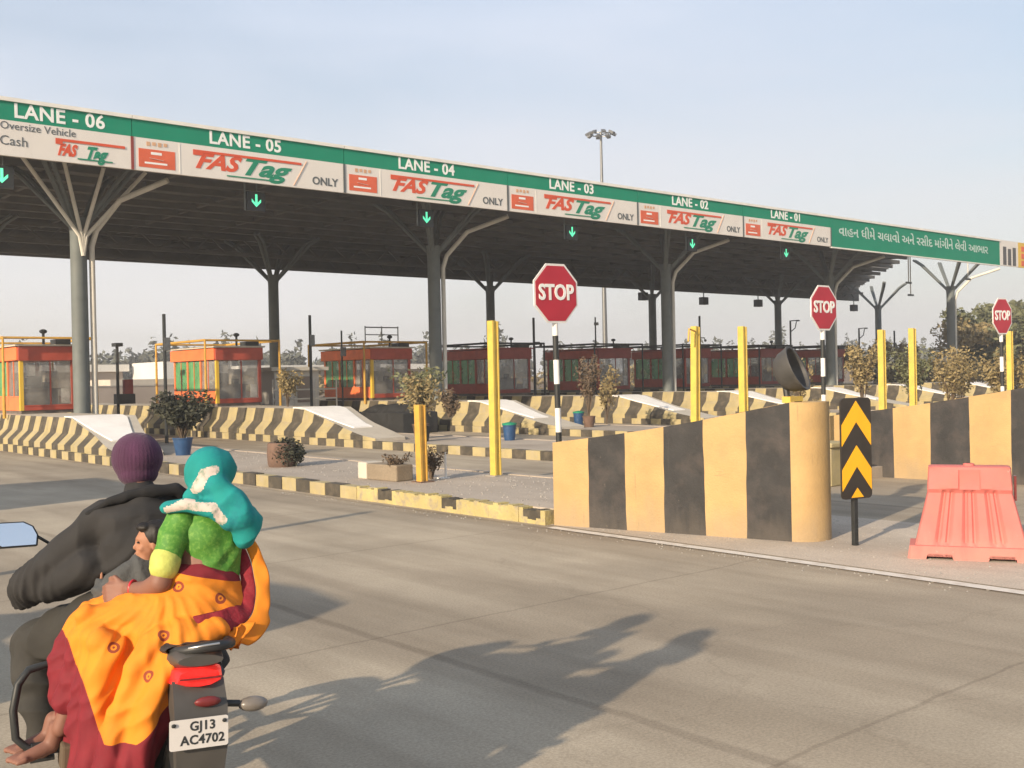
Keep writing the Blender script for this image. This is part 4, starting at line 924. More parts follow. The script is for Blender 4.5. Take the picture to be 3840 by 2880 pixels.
def jdisp(c, n):
    q = Vector((c.x + .41, c.y - .70, c.z - 1.0)); el_ = max(0, 1 - q.length / .20)           # creases bunch at the elbow
    a = .009 * el_ * fold((c.x * -.6 + c.y * .9 + c.z * .2) * 24 + .6 * nz(c, 7))
    ar = max(0, min(1, (-c.x - .16) / .05)); a += .006 * ar * fold((c.x * .75 - c.z * .6) * 9 + .8 * nz(c, 5))
    bk = 1 - ar; a += .006 * bk * fold((c.z * .8 + abs(c.x) * .9) * 7 + 1.0 * nz(c, 4)) * (1 if c.z < 1.28 else .3)
    return a + .004 * nz(c, 5)
mb = MB(); mb.ball((0, .46, 1.00), (.165, .13, .15)); mb.ball((0, .48, 1.13), (.175, .13, .15)); mb.ball((0, .52, 1.24), (.185, .12, .11))
mb.cap((0, .44, .98), .145, (0, .42, .90), .15); mb.cap((-.14, .55, 1.285), .060, (.16, .55, 1.30), .066)
mb.cap((0, .53, 1.31), .085, (0, .57, 1.365), .066)
mb.cap((-.15, .55, 1.265), .072, (-.28, .62, 1.14), .076); mb.cap((-.28, .62, 1.14), .076, (-.41, .70, 1.01), .078); mb.cap((-.41, .70, 1.005), .080, (-.425, .78, .965), .070); mb.cap((-.425, .78, .965), .070, (-.43, .86, .948), .050)
mb.cap((-.20, .52, 1.08), .08, (-.33, .64, 1.00), .07)
mb.cap((.17, .55, 1.285), .072, (.31, .70, 1.03), .068); mb.cap((.31, .70, 1.03), .066, (.355, .89, 1.0), .048)
me = sculpt(mb, .009, 10, disp=jdisp); skin_obj('jacket', me, 'jacket', drv)
mb = MB(); mb.cap((-.205, .53, 1.292), .014, (-.13, .495, 1.340), .018); mb.cap((-.13, .495, 1.340), .020, (0, .475, 1.372), .024); mb.cap((0, .475, 1.372), .026, (.12, .48, 1.372), .028); mb.cap((.12, .48, 1.372), .028, (.205, .51, 1.330), .022)
me = sculpt(mb, .006, 4, disp=lambda c, n: .003 * fold(c.x * 9 + nz(c, 6))); skin_obj('collar', me, 'hood', drv)
mb = MB(); mb.ball((0, .617, 1.500), (.1, .112, .106), 24, 16); mb.ball((0, .60, 1.44), (.080, .088, .06), 20, 12)
me = sculpt(mb, .006, 6, disp=lambda c, n: .0012 * sin(atan2(c.y - .617, c.x) * 44) + .004 * nz(c, 7)); skin_obj('knitted_cap', me, 'cap', drv)
for sx_ in (-1, 1):
    hd_ = DH[sx_][1]; mb = MB(); hand(mb, hd_, (0, .8, -.1), (-sx_, .1, .2), 1.15, 1.12, .0105); mb.cap((hd_[0], hd_[1] - .03, hd_[2]), .034, (hd_[0], hd_[1] + .015, hd_[2]), .03)
    me = sculpt(mb, .005, 2); skin_obj('glove', me, 'hood', drv)
mb = MB(); mb.ball((0, .43, .90), (.17, .16, .11))
for sx_ in (-1, 1):
    kx = -.385 if sx_ < 0 else .28; ax = -.385 if sx_ < 0 else .25
    mb.cap((sx_ * .09, .44, .91), .125, (kx, .80, .745), .098); mb.cap((kx, .80, .74), .096, (kx - .01 * (-sx_), .74, .60), .090); mb.cap((kx, .74, .60), .090, (ax, .67, .43), .062)
def tdisp(c, n):
    sh = max(0, min(1, (.72 - c.z) / .1)); return .012 * sh * fold(c.z * 7.5 + c.x * 2 + .7 * nz(c, 5)) + .010 * (1 - sh) * fold((c.y * .8 - c.z * .5 + c.x * .4) * 8 + .8 * nz(c, 4)) + .005 * nz(c, 6)
me = sculpt(mb, .009, 9, disp=tdisp); skin_obj('trousers', me, 'trouser', drv)
for sx_ in (-1, 1):
    ax = -.385 if sx_ < 0 else .25; m = MB(); m.box(ax - .045, ax + .045, .62, .88, .315, .335); m.tube([(ax - .04, .76, .33), (ax, .77, .385), (ax + .04, .76, .33)], .012, 8); m.build('sandal', 'black_rubber', drv, 50, bevel=.006)

# --- child between the adults
chd = person('small child in washed dark clothes squeezed between the two adults, face turned to the left')
CS = .64; CC = Vector((-.008, .275, 1.196))
mb = MB(); ce, cR = head(mb, CC, (-.97, .05), CS); mb.cap((-.03, .28, 1.12), .033, (-.03, .28, 1.16), .033); mb.ball((-.03, .29, 1.03), (.08, .07, .12)); mb.cap((-.03, .29, .95), .07, (-.02, .28, .88), .075)
mb.cap((-.10, .28, 1.09), .03, (-.18, .31, 1.01), .026); mb.cap((-.18, .31, 1.01), .025, (-.175, .42, 1.03), .020); hand(mb, (-.175, .42, 1.03), (.2, .9, .1), (0, .1, 1), .5, .62)
mb.cap((.03, .29, 1.09), .03, (.09, .33, 1.0), .026); mb.cap((.09, .33, 1.0), .025, (.10, .42, 1.03), .020); hand(mb, (.10, .42, 1.03), (-.2, .9, .1), (0, .1, 1), .5, .62)
for sx_ in (-1, 1): mb.cap((sx_ * .05, .29, .87), .06, (sx_ * .20 - .01, .42, .83), .045); mb.cap((sx_ * .20 - .01, .42, .83), .043, (sx_ * .23, .38, .60), .03); mb.cap((sx_ * .23, .37, .59), .024, (sx_ * .24, .46, .56), .022)
me = sculpt(mb, .005, 3); skin_obj('body', me, 'skin_light', chd); eyes(ce, .5, chd)
mb = MB(); q = CC; f_ = Vector((-.97, .05, 0)).normalized(); mb.ball(q - f_ * .020 + Vector((0, 0, .026)), (.060, .062, .060), 20, 14); mb.ball(q - f_ * .036 + Vector((0, 0, -.014)), (.048, .052, .060)); mb.ball(q + f_ * .024 + Vector((0, 0, .060)), (.034, .042, .018), 14, 8)
me = sculpt(mb, .005, 4, disp=lambda c, n: .003 * nz((c.x * 60, c.y * 60, c.z * 12), 1)); skin_obj('hair', me, 'hair', chd)
mb = MB(); mb.ball((-.03, .29, 1.03), (.10, .085, .13)); mb.cap((-.03, .29, .95), .09, (-.03, .28, .90), .095); mb.cap((-.09, .28, 1.095), .044, (-.185, .31, 1.01), .042); mb.cap((-.185, .31, 1.01), .041, (-.18, .40, 1.025), .031)
mb.cap((.02, .29, 1.095), .044, (.09, .33, 1.0), .038); mb.cap((.09, .33, 1.0), .038, (.10, .40, 1.025), .030)
me = sculpt(mb, .0075, 7, disp=lambda c, n: .006 * fold((c.x * .7 + c.z * .7) * 14 + nz(c, 6)) + .002 * nz(c, 8)); skin_obj('shirt', me, 'childtop', chd)
mb = MB(); mb.ball((-.02, .29, .88), (.12, .10, .07))
for sx_ in (-1, 1): mb.cap((sx_ * .05, .29, .87), .08, (sx_ * .20 - .01, .42, .83), .062); mb.cap((sx_ * .20 - .01, .42, .83), .06, (sx_ * .23, .38, .62), .05)
me = sculpt(mb, .009, 6, disp=lambda c, n: .007 * fold(c.z * 11 + nz(c, 6))); skin_obj('jeans', me, 'jeans', chd)

# --- woman riding side-saddle
wom = person('person in green blouse, saffron and crimson sari and teal headscarf, riding side-saddle')
mb = MB(); we, wR = head(mb, (.165, .045, 1.465), (-.5, .85), .95); mb.cap((.14, .03, 1.345), .048, (.155, .04, 1.41), .044)
mb.ball((.14, .02, 1.23), (.115, .09, .12)); mb.cap((.13, .02, 1.14), .095, (.115, .02, .98), .12); mb.ball((.10, .02, .95), (.15, .13, .11))
mb.cap((.035, .01, 1.29), .046, (-.035, -.045, 1.095), .040); mb.cap((-.035, -.045, 1.095), .040, (-.07, .02, 1.062), .035); mb.cap((-.07, .02, 1.062), .034, (-.12, .10, 1.055), .025); hand(mb, (-.12, .10, 1.055), (-.6, .5, -.15), (.1, .2, 1), .7)
mb.cap((.23, .01, 1.29), .048, (.25, .12, 1.15), .04); mb.cap((.25, .12, 1.15), .037, (.14, .28, 1.08), .027); hand(mb, (.14, .28, 1.08), (-.5, .8, 0), (0, .1, 1), .6)
for yy, kx, kz in ((.10, -.24, .90), (.24, -.22, .90)):
    mb.cap((.04, yy - .05, .93), .08, (kx, yy + .05, kz), .05); mb.cap((kx, yy + .05, kz - .02), .045, (kx - .115, yy + .07, .57), .031)
for yy, zz in ((.21, .50), (.33, .50)):
    x_ = -.365; mb.cap((x_, yy, zz + .06), .031, (x_ - .02, yy, zz - .0), .028); mb.cap((x_ - .02, yy, zz - .0), .028, (x_ - .11, yy - .02, zz - .022), .022)
    for j in range(5): mb.cap((x_ - .11, yy - .045 + .018 * j, zz - .022), .013, (x_ - .16 + .008 * abs(j - 3), yy - .05 + .019 * j, zz - .028), .0095 + (.003 if j == 3 else 0), 8)
me = sculpt(mb, .006, 2); skin_obj('body', me, 'skin', wom); eyes(we, .97, wom)
# blouse with short sleeves: bodice and the near sleeve are separate so the armhole reads
mb = MB(); mb.ball((.150, .02, 1.240), (.124, .104, .110)); mb.cap((.150, .02, 1.19), .102, (.148, .015, 1.115), .098); mb.cap((.055, .035, 1.295), .055, (.235, .01, 1.29), .058); mb.cap((.21, -.015, 1.20), .06, (.200, -.01, 1.10), .054)
mb.cap((.235, .01, 1.29), .058, (.25, .08, 1.2), .050)
def bdisp(c, n):
    u = c.x - .13; return .0032 * fold((c.z * .9 - u * .9 + .4) * 9 + 1.2 * nz(c, 5)) * (1 if c.z < 1.27 else .4) + .003 * nz(c, 8)
me = sculpt(mb, .007, 7, disp=bdisp); skin_obj('blouse', me, 'blouse', wom)
mb = MB(); mb.cap((.052, .012, 1.296), .062, (.015, -.015, 1.235), .057); mb.cap((.015, -.015, 1.235), .055, (-.012, -.034, 1.170), .053)
me = sculpt(mb, .006, 6, disp=lambda c, n: .003 * fold((c.z * .8 + c.x * .6) * 12 + .6 * nz(c, 6))); skin_obj('sleeve', me, 'blouse', wom)
mb = MB(); mb.cap((-.013, -.034, 1.172), .0555, (-.020, -.040, 1.148), .0535); me = sculpt(mb, .006, 4); skin_obj('sleeve_trim', me, 'blouse_trim', wom)
m = MB(); m.tube([(-.108 + .03 * cos(a) * .6, .085 + .03 * cos(a) * .6, 1.057 + .032 * sin(a)) for a in [2 * pi * i / 16 for i in range(17)]], .0055, 8, cap=False); m.build('bangle', 'bangle', wom, 60)
# sari
mb = MB(); mb.ball((.12, .0, .965), (.175, .155, .12)); mb.ball((.125, .01, 1.05), (.140, .118, .09)); mb.ball((.135, .01, 1.085), (.128, .112, .065)); mb.ball((.10, .0, 1.10), (.115, .108, .058))
mb.cap((.10, -.02, .98), .135, (-.02, -.0, .96), .12); mb.cap((-.02, .0, .965), .115, (-.23, .14, .925), .085); mb.cap((.02, .12, .96), .11, (-.22, .28, .925), .085)
NS = 13
for i in range(NS):
    f_ = i / (NS - 1); T_ = Vector((-.235, .30, .90)).lerp(Vector((.02, -.14, .90)), f_); B_ = Vector((-.345, .30, .66 - .34 * min(1, f_ * 2.0))).lerp(Vector((-.215, -.17, .25)), f_ ** .8)
    Mi = T_.lerp(B_, .5) + Vector((-.035 + .02 * f_, 0, .0)); mb.cap(T_, .085, Mi, .060, 12); mb.cap(Mi, .060, B_, .048, 12)
mb.cap((-.25, .12, .95), .06, (-.285, .16, .88), .05); mb.cap((-.25, .13, .90), .066, (-.338, .15, .66), .050); mb.cap((-.25, .26, .90), .066, (-.35, .28, .66), .050); mb.cap((-.23, .05, .90), .066, (-.315, .05, .60), .050); mb.cap((-.22, -.02, .88), .066, (-.285, -.05, .42), .050); mb.cap((-.28, .06, .75), .055, (-.30, .0, .40), .05)
ed = [(.13, -.17, .93), (.05, -.185, .90), (-.02, -.20, .865), (-.075, -.215, .79), (-.115, -.21, .70), (-.15, -.20, .58), (-.185, -.19, .42)]
for p0, p1 in zip(ed, ed[1:]): mb.cap(p0, .050, p1, .048, 12); mb.cap((p0[0] - .05, p0[1] + .06, p0[2] + .02), .06, (p1[0] - .05, p1[1] + .06, p1[2] + .02), .06, 12)
def sdisp(c, n):
    # long folds fan out from the hand at the waist down to the hem
    dx, dz = c.x + .02, 1.10 - c.z; r_ = sqrt(dx * dx + dz * dz + .0001); a_ = atan2(dx + .55 * (c.y - .0) * .4, dz + .05)
    am = min(1, r_ / .22); f1 = sin(6.283 * (a_ * 3.6 + .9 * nz(c, 3.0))); f2 = fold(a_ * 9 + 1.8 * nz(c, 4.0) + 3)
    hip = max(0, min(1, (.06 - c.x) / .10)); return (.009 * f1 + .006 * f2 * (.4 + .8 * abs(nz(c + Vector((5, 1, 2)), 4)))) * am * (.25 + .75 * hip) * (1 if c.z < 1.05 else .15) + .008 * nz(c, 4) + .004 * (1 - hip) * fold((c.z + c.x * .7) * 8 + nz(c, 4))
me = sculpt(mb, .0070, 12, disp=sdisp)
motifs = [Vector(v) for v in ((.155, -.125, 1.03), (-.05, -.12, .93), (-.09, -.13, .80), (-.20, .0, .88), (.02, -.10, 1.08), (-.27, .1, .78))]
def band(c):      # signed distance into the crimson border of the cloth
    v = -1
    v = max(v, c.z - (1.118 - .25 * (c.x - .05)))
    v = max(v, .590 + .95 * max(0, c.x + .16) + .25 * max(0, c.x + .20) * 0 + .012 * nz(c, 9) - c.z)
    if c.z < .93: v = max(v, min((-.292 - .25 * (c.z - .75) - (.08 if c.z > .90 else 0)) - c.x, .93 - c.z))
    return v
motifs = [min((v.co.copy() for v in me.vertices if v.normal.y < -.1), key=lambda p: (p.x - q_.x) ** 2 + (p.z - q_.z) ** 2 + .15 * (p.y - q_.y) ** 2) for q_ in motifs]
me.materials.clear()
at = me.attributes.new('band', 'FLOAT', 'POINT'); at.data.foreach_set('value', [band(v.co) for v in me.vertices])
at = me.attributes.new('motif', 'FLOAT', 'POINT'); at.data.foreach_set('value', [min((v.co - q_).length for q_ in motifs) for v in me.vertices])
sm = M['sari'].copy(); sm.name = 'saffron cloth with crimson border and printed rings'; t_ = sm.node_tree; p_ = t_.nodes['Principled BSDF']; src_ = p_.inputs['Base Color'].links[0].from_socket
def attr_step(nm, lo, hi=None):
    a_ = t_.nodes.new('ShaderNodeAttribute'); a_.attribute_name = nm; g_ = t_.nodes.new('ShaderNodeMath'); g_.operation = 'GREATER_THAN'; t_.links.new(a_.outputs['Fac'], g_.inputs[0]); g_.inputs[1].default_value = lo; o_ = g_.outputs[0]
    if hi is not None:
        h_ = t_.nodes.new('ShaderNodeMath'); h_.operation = 'LESS_THAN'; t_.links.new(a_.outputs['Fac'], h_.inputs[0]); h_.inputs[1].default_value = hi
        k_ = t_.nodes.new('ShaderNodeMath'); k_.operation = 'MULTIPLY'; t_.links.new(o_, k_.inputs[0]); t_.links.new(h_.outputs[0], k_.inputs[1]); o_ = k_.outputs[0]
    return o_
tc_ = t_.nodes.new('ShaderNodeTexCoord'); nn_ = t_.nodes.new('ShaderNodeTexNoise'); nn_.inputs['Scale'].default_value = 14; nn_.inputs['Detail'].default_value = 4; t_.links.new(tc_.outputs['Object'], nn_.inputs[0])
cr_ = t_.nodes.new('ShaderNodeValToRGB'); cr_.color_ramp.elements[0].position = .4; cr_.color_ramp.elements[0].color = (.145, .008, .015, 1); cr_.color_ramp.elements[1].position = .7; cr_.color_ramp.elements[1].color = (.185, .011, .019, 1); t_.links.new(nn_.outputs[0], cr_.inputs[0])
def mixin(a_, fac, col_sock=None, col=None):
    x_ = t_.nodes.new('ShaderNodeMix'); x_.data_type = 'RGBA'; t_.links.new(fac, x_.inputs['Factor']); t_.links.new(a_, x_.inputs['A'])
    if col_sock: t_.links.new(col_sock, x_.inputs['B'])
    else: x_.inputs['B'].default_value = (*col, 1)
    return x_.outputs['Result']
o_ = mixin(src_, attr_step('motif', .011, .021), col=(.22, .04, .015)); o_ = mixin(o_, attr_step('motif', -1, .005), col=(.22, .04, .015)); o_ = mixin(o_, attr_step('band', 0), cr_.outputs[0])
t_.links.new(o_, p_.inputs['Base Color'])
me.materials.append(sm); so = bpy.data.objects.new('sari', me); COL.objects.link(so); so.parent = wom; me.name = 'sari'
# end piece of the sari, looping from the right side round the hip and up across the back
P_ = [(.258, .06, 1.235), (.285, .0, 1.17), (.298, -.04, 1.09), (.292, -.08, 1.01), (.262, -.125, .955), (.20, -.165, .925), (.12, -.185, .912), (.04, -.175, .918), (-.02, -.15, .935)]
P_ = [Vector(p) for p in P_]; PP = []
for i in range(len(P_) - 1):
    for j in range(6):
        t_ = j / 6; p0 = P_[max(i - 1, 0)]; p1 = P_[i]; p2 = P_[i + 1]; p3 = P_[min(i + 2, len(P_) - 1)]
        PP.append(.5 * ((2 * p1) + (p2 - p0) * t_ + (2 * p0 - 5 * p1 + 4 * p2 - p3) * t_ ** 2 + (3 * p1 - p0 - 3 * p2 + p3) * t_ ** 3))
ctr = Vector((.12, .02, 1.05)); rin = []; rout = []
for i, p in enumerate(PP):
    f_ = i / (len(PP) - 1); o_ = (p - ctr); o_.z *= .9; o_.normalize(); back = Vector((0, -1, 0)); tg = (PP[min(i + 1, len(PP) - 1)] - PP[max(i - 1, 0)]).normalized()
    wn = tg.cross(back); wn = wn if wn.dot(o_) > 0 else -wn; wn = (wn + Vector((0, -.25, 0))).normalized(); wob = .006 * sin(i * .9) + .01 * nz(p, 9)
    wi = .050 + .035 * max(0, sin((f_ - .45) * 5.5)) * (1 if f_ > .45 else 0); wo = .042 + .018 * sin(f_ * pi) + (.022 if .45 < f_ < .62 else 0)
    rin.append([p - wn * wi + Vector((0, wob * .5, 0)), p - wn * wi * .5 + Vector((0, -.008 + wob, 0)), p + Vector((0, -.010, 0))])
    rout.append([p + Vector((0, -.010, 0)), p + wn * wo * .4 + Vector((0, -.012 - wob, 0)), p + wn * wo + Vector((0, -.004 + wob, 0))])
m = MB(); m.k = 1; m.grid(rin); m.k = 0; m.grid(rout)
o = m.build('sari_end', ['sari', 'crimson'], wom, 80); md = o.modifiers.new('s', 'SOLIDIFY'); md.thickness = .007
sb_ = o.modifiers.new('ss', 'SUBSURF'); sb_.levels = sb_.render_levels = 1
# hanging corner of the end piece beside the grab rail
m = MB(); rows = []
for i in range(8):
    f_ = i / 7; rows.append([Vector((.16 + .10 * j / 5 - .01 * f_ * j, -.175 + .02 * sin(j * 2.2 + f_ * 2), .925 - .085 * f_ * (1.0 if j > 1 else .5 + .25 * j) + .02 * j / 5)) for j in range(6)])
m.grid(rows); o = m.build('sari_corner', 'sari', wom, 80); md = o.modifiers.new('s', 'SOLIDIFY'); md.thickness = .006
# headscarf
mb = MB(); mb.ball((.165, .035, 1.468), (.093, .103, .098), 24, 16); mb.ball((.16, .0, 1.42), (.078, .085, .075)); mb.cap((.10, .02, 1.375), .045, (.21, .0, 1.375), .05)
mb.cap((.17, -.055, 1.42), .05, (.215, -.085, 1.37), .060); mb.cap((.215, -.085, 1.37), .062, (.255, -.10, 1.30), .062); mb.cap((.255, -.10, 1.30), .060, (.262, -.09, 1.225), .040); mb.cap((.17, -.07, 1.38), .04, (.20, -.10, 1.31), .045); mb.cap((.28, -.09, 1.33), .03, (.30, -.09, 1.30), .02)
mb.cap((.00, -.015, 1.352), .024, (.06, -.055, 1.362), .028); mb.cap((.06, -.055, 1.362), .028, (.14, -.09, 1.35), .030); mb.cap((.14, -.09, 1.35), .030, (.165, -.10, 1.315), .024)
def cdisp(c, n):
    tail = max(0, min(1, (c.x - .19) / .05)); return .009 * fold((c.x * .9 + c.y * .6) * 9 + 1.4 * nz(c, 4)) * tail + .0045 * fold((c.z * .8 - c.x * .6) * 12 + .9 * nz(c, 4)) * (1 - tail) * max(0, min(1, (1.47 - c.z) / .06)) + .004 * nz(c, 7)
me = sculpt(mb, .006, 5, disp=cdisp)
_pl = [Vector(v) for v in ((.160, -.075, 1.485), (.125, -.075, 1.475), (.095, -.085, 1.42), (.06, -.07, 1.37), (.0, -.02, 1.352))]; _pl2 = [Vector(v) for v in ((.06, -.07, 1.365), (.14, -.11, 1.355), (.168, -.115, 1.31))]
def seg_d(c, P, y_w=.4):
    best = 9
    for p, q in zip(P, P[1:]):
        d = q - p; f_ = max(0, min(1, (c - p).dot(d) / d.length_squared)); e_ = c - p - d * f_; e_.y *= y_w; best = min(best, e_.length)
    return best
skin_obj('headscarf', me, ['teal', 'scarf_print'], wom, lambda c, n: 1 if c.y < .02 and min(seg_d(c, _pl, .12), seg_d(c, _pl2, .12)) < .017 + .004 * nz(c, 25) else 0)

# ------------------------------------------------------------------ plants and trees
def leafy(m, c, r, n, size, seed, flat=1.0, drop=0):
    rnd = random.Random(seed); c = Vector(c)
    for _ in range(n):
        while True:
            q = Vector((rnd.uniform(-1, 1), rnd.uniform(-1, 1), rnd.uniform(-1, 1)))
            if q.length <= 1: break
        q = q * (.55 + .45 * rnd.random()) / max(q.length, .3) * q.length ** .4 if rnd.random() < .7 else q
        p = c + Vector((q.x * r[0], q.y * r[1], q.z * r[2])); a = Vector((rnd.gauss(0, 1), rnd.gauss(0, 1), rnd.gauss(0, .7))).normalized(); b = a.orthogonal().normalized()
        b = (b * cos(rnd.random() * 6) + a.cross(b) * sin(rnd.random() * 6)).normalized(); s_ = size * rnd.uniform(.6, 1.4)
        k = len(m.v); m.v += [tuple(p - a * s_), tuple(p + b * s_ * .45), tuple(p + a * s_), tuple(p - b * s_ * .45)]; m.f.append((k, k + 1, k + 2, k + 3)); m.m.append(m.k)
def tree(X, Y, h, w_, lbl, leafm='leaf', seed=1, n=2600, group=None, dens=1):
    rnd = random.Random(seed); t = thing('tree', lbl, 'tree', (X, Y, 0), 0, group)
    m = MB(); tips = []
    m.tube([(0, 0, 0), (.08 * w_ * rnd.uniform(-.3, .3), .05, h * .22), (rnd.uniform(-.2, .2), 0, h * .42)], [h * .035, h * .026, h * .018], 9)
    for i in range(9):
        a = rnd.uniform(0, 6.28); z0 = h * rnd.uniform(.2, .42); r_ = w_ * rnd.uniform(.45, .9); e_ = Vector((cos(a) * r_, sin(a) * r_, h * rnd.uniform(.22, .88)))
        m.tube([(0, 0, z0), (e_.x * .5, e_.y * .5, z0 + (e_.z - z0) * .65), e_], [h * .012, h * .008, h * .003], 6); tips.append(e_)
    m.build('trunk', 'bark', t, 50)
    m = MB(); tips.append(Vector((0, 0, h * .85))); tips.append(Vector((0, 0, h * .62)))
    for i, e_ in enumerate(tips):
        for j in range(4):
            c = e_ + Vector((rnd.uniform(-1, 1) * w_ * .28, rnd.uniform(-1, 1) * w_ * .28, rnd.uniform(-.10, .1) * h)); q = rnd.uniform(.20, .34) * w_
            leafy(m, c, (q, q, q * .75), int(n / 26), .035 * h ** .5 * w_ ** .4 * 1.35, seed * 100 + i * 7 + j)
    m.build('crown', leafm, t); return t
tg_ = 'trees behind the right end of the plaza'
tree(72.5, 37.5, 5.3, 3.0, 'pale olive bushy tree left of the branching column', 'leaf_dry', 3, 2600, tg_)
tree(76.5, 36.5, 6.3, 3.4, 'rounded grey green tree just left of the branching front column', 'leaf', 4, 3200, tg_)
tree(81.5, 35.5, 6.6, 3.3, 'tallest green tree right of the branching front column', 'leaf', 5, 3600, tg_)
tree(82, 31.5, 5.6, 2.8, 'green tree behind the turned stop sign', 'leaf', 6, 2600, tg_)
tree(64, 24.5, 3.3, 2.0, 'low dry olive tree in front of the trees, above the second striped wall', 'leaf_dry', 7, 1800, tg_)
tree(60.5, 20.5, 3.6, 2.0, 'dry bushy tree at the right edge beyond the yellow post', 'leaf_dry', 8, 1800, tg_)
tree(68, 26, 4.4, 2.4, 'olive tree between the turned stop sign and the green trees', 'leaf_dry', 17, 2200, tg_)

tree(78, 33.5, 4.6, 3.2, 'low spreading olive tree at the foot of the green trees', 'leaf_dry', 31, 3200, tg_)
tree(86, 40, 6.8, 4.0, 'broad dusty green tree farthest back among the right hand trees', 'leaf', 32, 3600, tg_)
tree(90, 33, 6.2, 3.8, 'dusty green tree rising at the right edge of the view', 'leaf', 33, 3400, tg_)
tree(68.5, 41, 4.0, 2.6, 'small brownish tree left of the rounded grey green tree', 'leaf_dry', 34, 2400, tg_)
def shrub(X, Y, z, h, w_, lbl, leafm='leaf_dry', seed=1, pot=None, n=260, stems=7, spread=1, kind='potted_plant', ls=.045):
    rnd = random.Random(seed); t = thing(kind, lbl, 'plant', (X, Y, z), 0, 'plants on the islands')
    z0 = 0
    if pot:
        m = MB(); r_, ph = pot[1], pot[2]; m.lathe([(r_ * .72, 0), (r_ * .8, ph * .3), (r_, ph * .93), (r_ * 1.06, ph * .95), (r_ * 1.06, ph), (r_ * .9, ph), (r_ * .86, ph * .85), (.01, ph * .85)], (0, 0, 0), 18); m.build('pot', pot[0], t, 45); z0 = ph * .8
    m = MB(); tips = []
    for i in range(stems):
        a = rnd.uniform(0, 6.28); r_ = w_ * rnd.uniform(.25, 1) * spread; e_ = Vector((cos(a) * r_, sin(a) * r_, z0 + (h - z0) * rnd.uniform(.6, 1)))
        mid = Vector((e_.x * .35, e_.y * .35, z0 + (e_.z - z0) * .6)); m.tube([(rnd.uniform(-.02, .02), rnd.uniform(-.02, .02), z0 * .9), mid, e_], [.014, .010, .004], 5); tips += [mid.lerp(e_, f_) for f_ in (.0, .35, .7, 1)]
    m.build('stems', 'leaf_brown', t)
    m = MB()
    for i, e_ in enumerate(tips): leafy(m, e_, (w_ * .34, w_ * .34, (h - z0) * .15), max(8, int(n * 1.5) // len(tips)), ls * 1.05, seed * 50 + i)
    m.build('leaves', leafm, t); return t
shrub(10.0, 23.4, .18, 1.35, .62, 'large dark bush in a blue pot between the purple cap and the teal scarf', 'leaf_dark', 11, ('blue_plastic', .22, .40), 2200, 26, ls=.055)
shrub(16.9, 23.8, .18, 1.9, .8, 'tall half green shrub with bare stems behind the amber post', 'leaf', 13, ('terracotta', .22, .4), 800, 16, ls=.06)
shrub(16.1, 22.6, .18, 1.7, .65, 'yellowing shrub just left of the tall half green one', 'leaf_dry', 14, ('black_rubber', .22, .4), 520, 14, ls=.055)
shrub(16.8, 31.0, 1.0, 1.15, .55, 'dry yellow shrub standing by the rear dark column on the striped barrier', 'leaf_dry', 15, None, 520, 12, ls=.06)
shrub(23.5, 24.0, .18, 2.2, .5, 'tall dry shrub right of the bright yellow post', 'leaf_brown', 16, ('terracotta', .2, .35), 420, 12, ls=.06)
shrub(25.5, 25.2, .18, 1.8, .5, 'dry brown shrub left of the first stop sign pole', 'leaf_dry', 21, None, 380, 11, ls=.06)
shrub(28.8, 19.9, .18, 2.0, .45, 'dry pale shrub left of the first of the paired yellow posts', 'leaf_dry', 22, ('terracotta', .2, .3), 400, 11, ls=.06)
shrub(31.5, 19.3, .18, 2.5, .6, 'tall dry tan plant right of the second stop sign', 'leaf_dry', 23, ('terracotta', .22, .35), 800, 15, ls=.06)
shrub(36.5, 18.6, .18, 2.2, .8, 'tan leafy shrub above the black stripe of the right hand wall', 'leaf_dry', 24, None, 900, 16, ls=.06)
shrub(33.0, 15.4, .18, 2.1, .7, 'dry olive shrub left of the turned stop sign pole', 'leaf_dry', 25, None, 700, 14, ls=.06)
shrub(34.0, 17.6, .18, 2.2, .7, 'tan shrub between the two right hand yellow posts', 'leaf_dry', 41, None, 800, 15, ls=.06)
shrub(38.5, 21.5, .18, 2.6, .9, 'bushy dry shrub in front of the branching front column', 'leaf', 42, None, 900, 16, ls=.07)
shrub(30.5, 13.6, .18, 1.9, .6, 'dry shrub at the right edge beside the last yellow post', 'leaf_dry', 43, None, 700, 14, ls=.06)
shrub(22.2, 29.5, .18, 1.2, .5, 'dark low bush beside the third barrier ramp', 'leaf_brown', 44, None, 600, 14, ls=.06)
shrub(10.1, 13.95, .18, .50, .30, 'low dead bush of brown twigs behind the short amber post', 'leaf_brown', 18, None, 460, 18, ls=.03, kind='dry_bush')
shrub(9.62, 14.25, .18, .42, .22, 'pale dead twigs between the cream block and the short amber post', 'leaf_brown', 19, None, 260, 14, ls=.03, kind='dry_bush')
shrub(26.4, 17.7, .18, .75, .5, 'low dry yellow bush on the island behind the dome', 'leaf_dry', 27, None, 420, 14, kind='dry_bush')

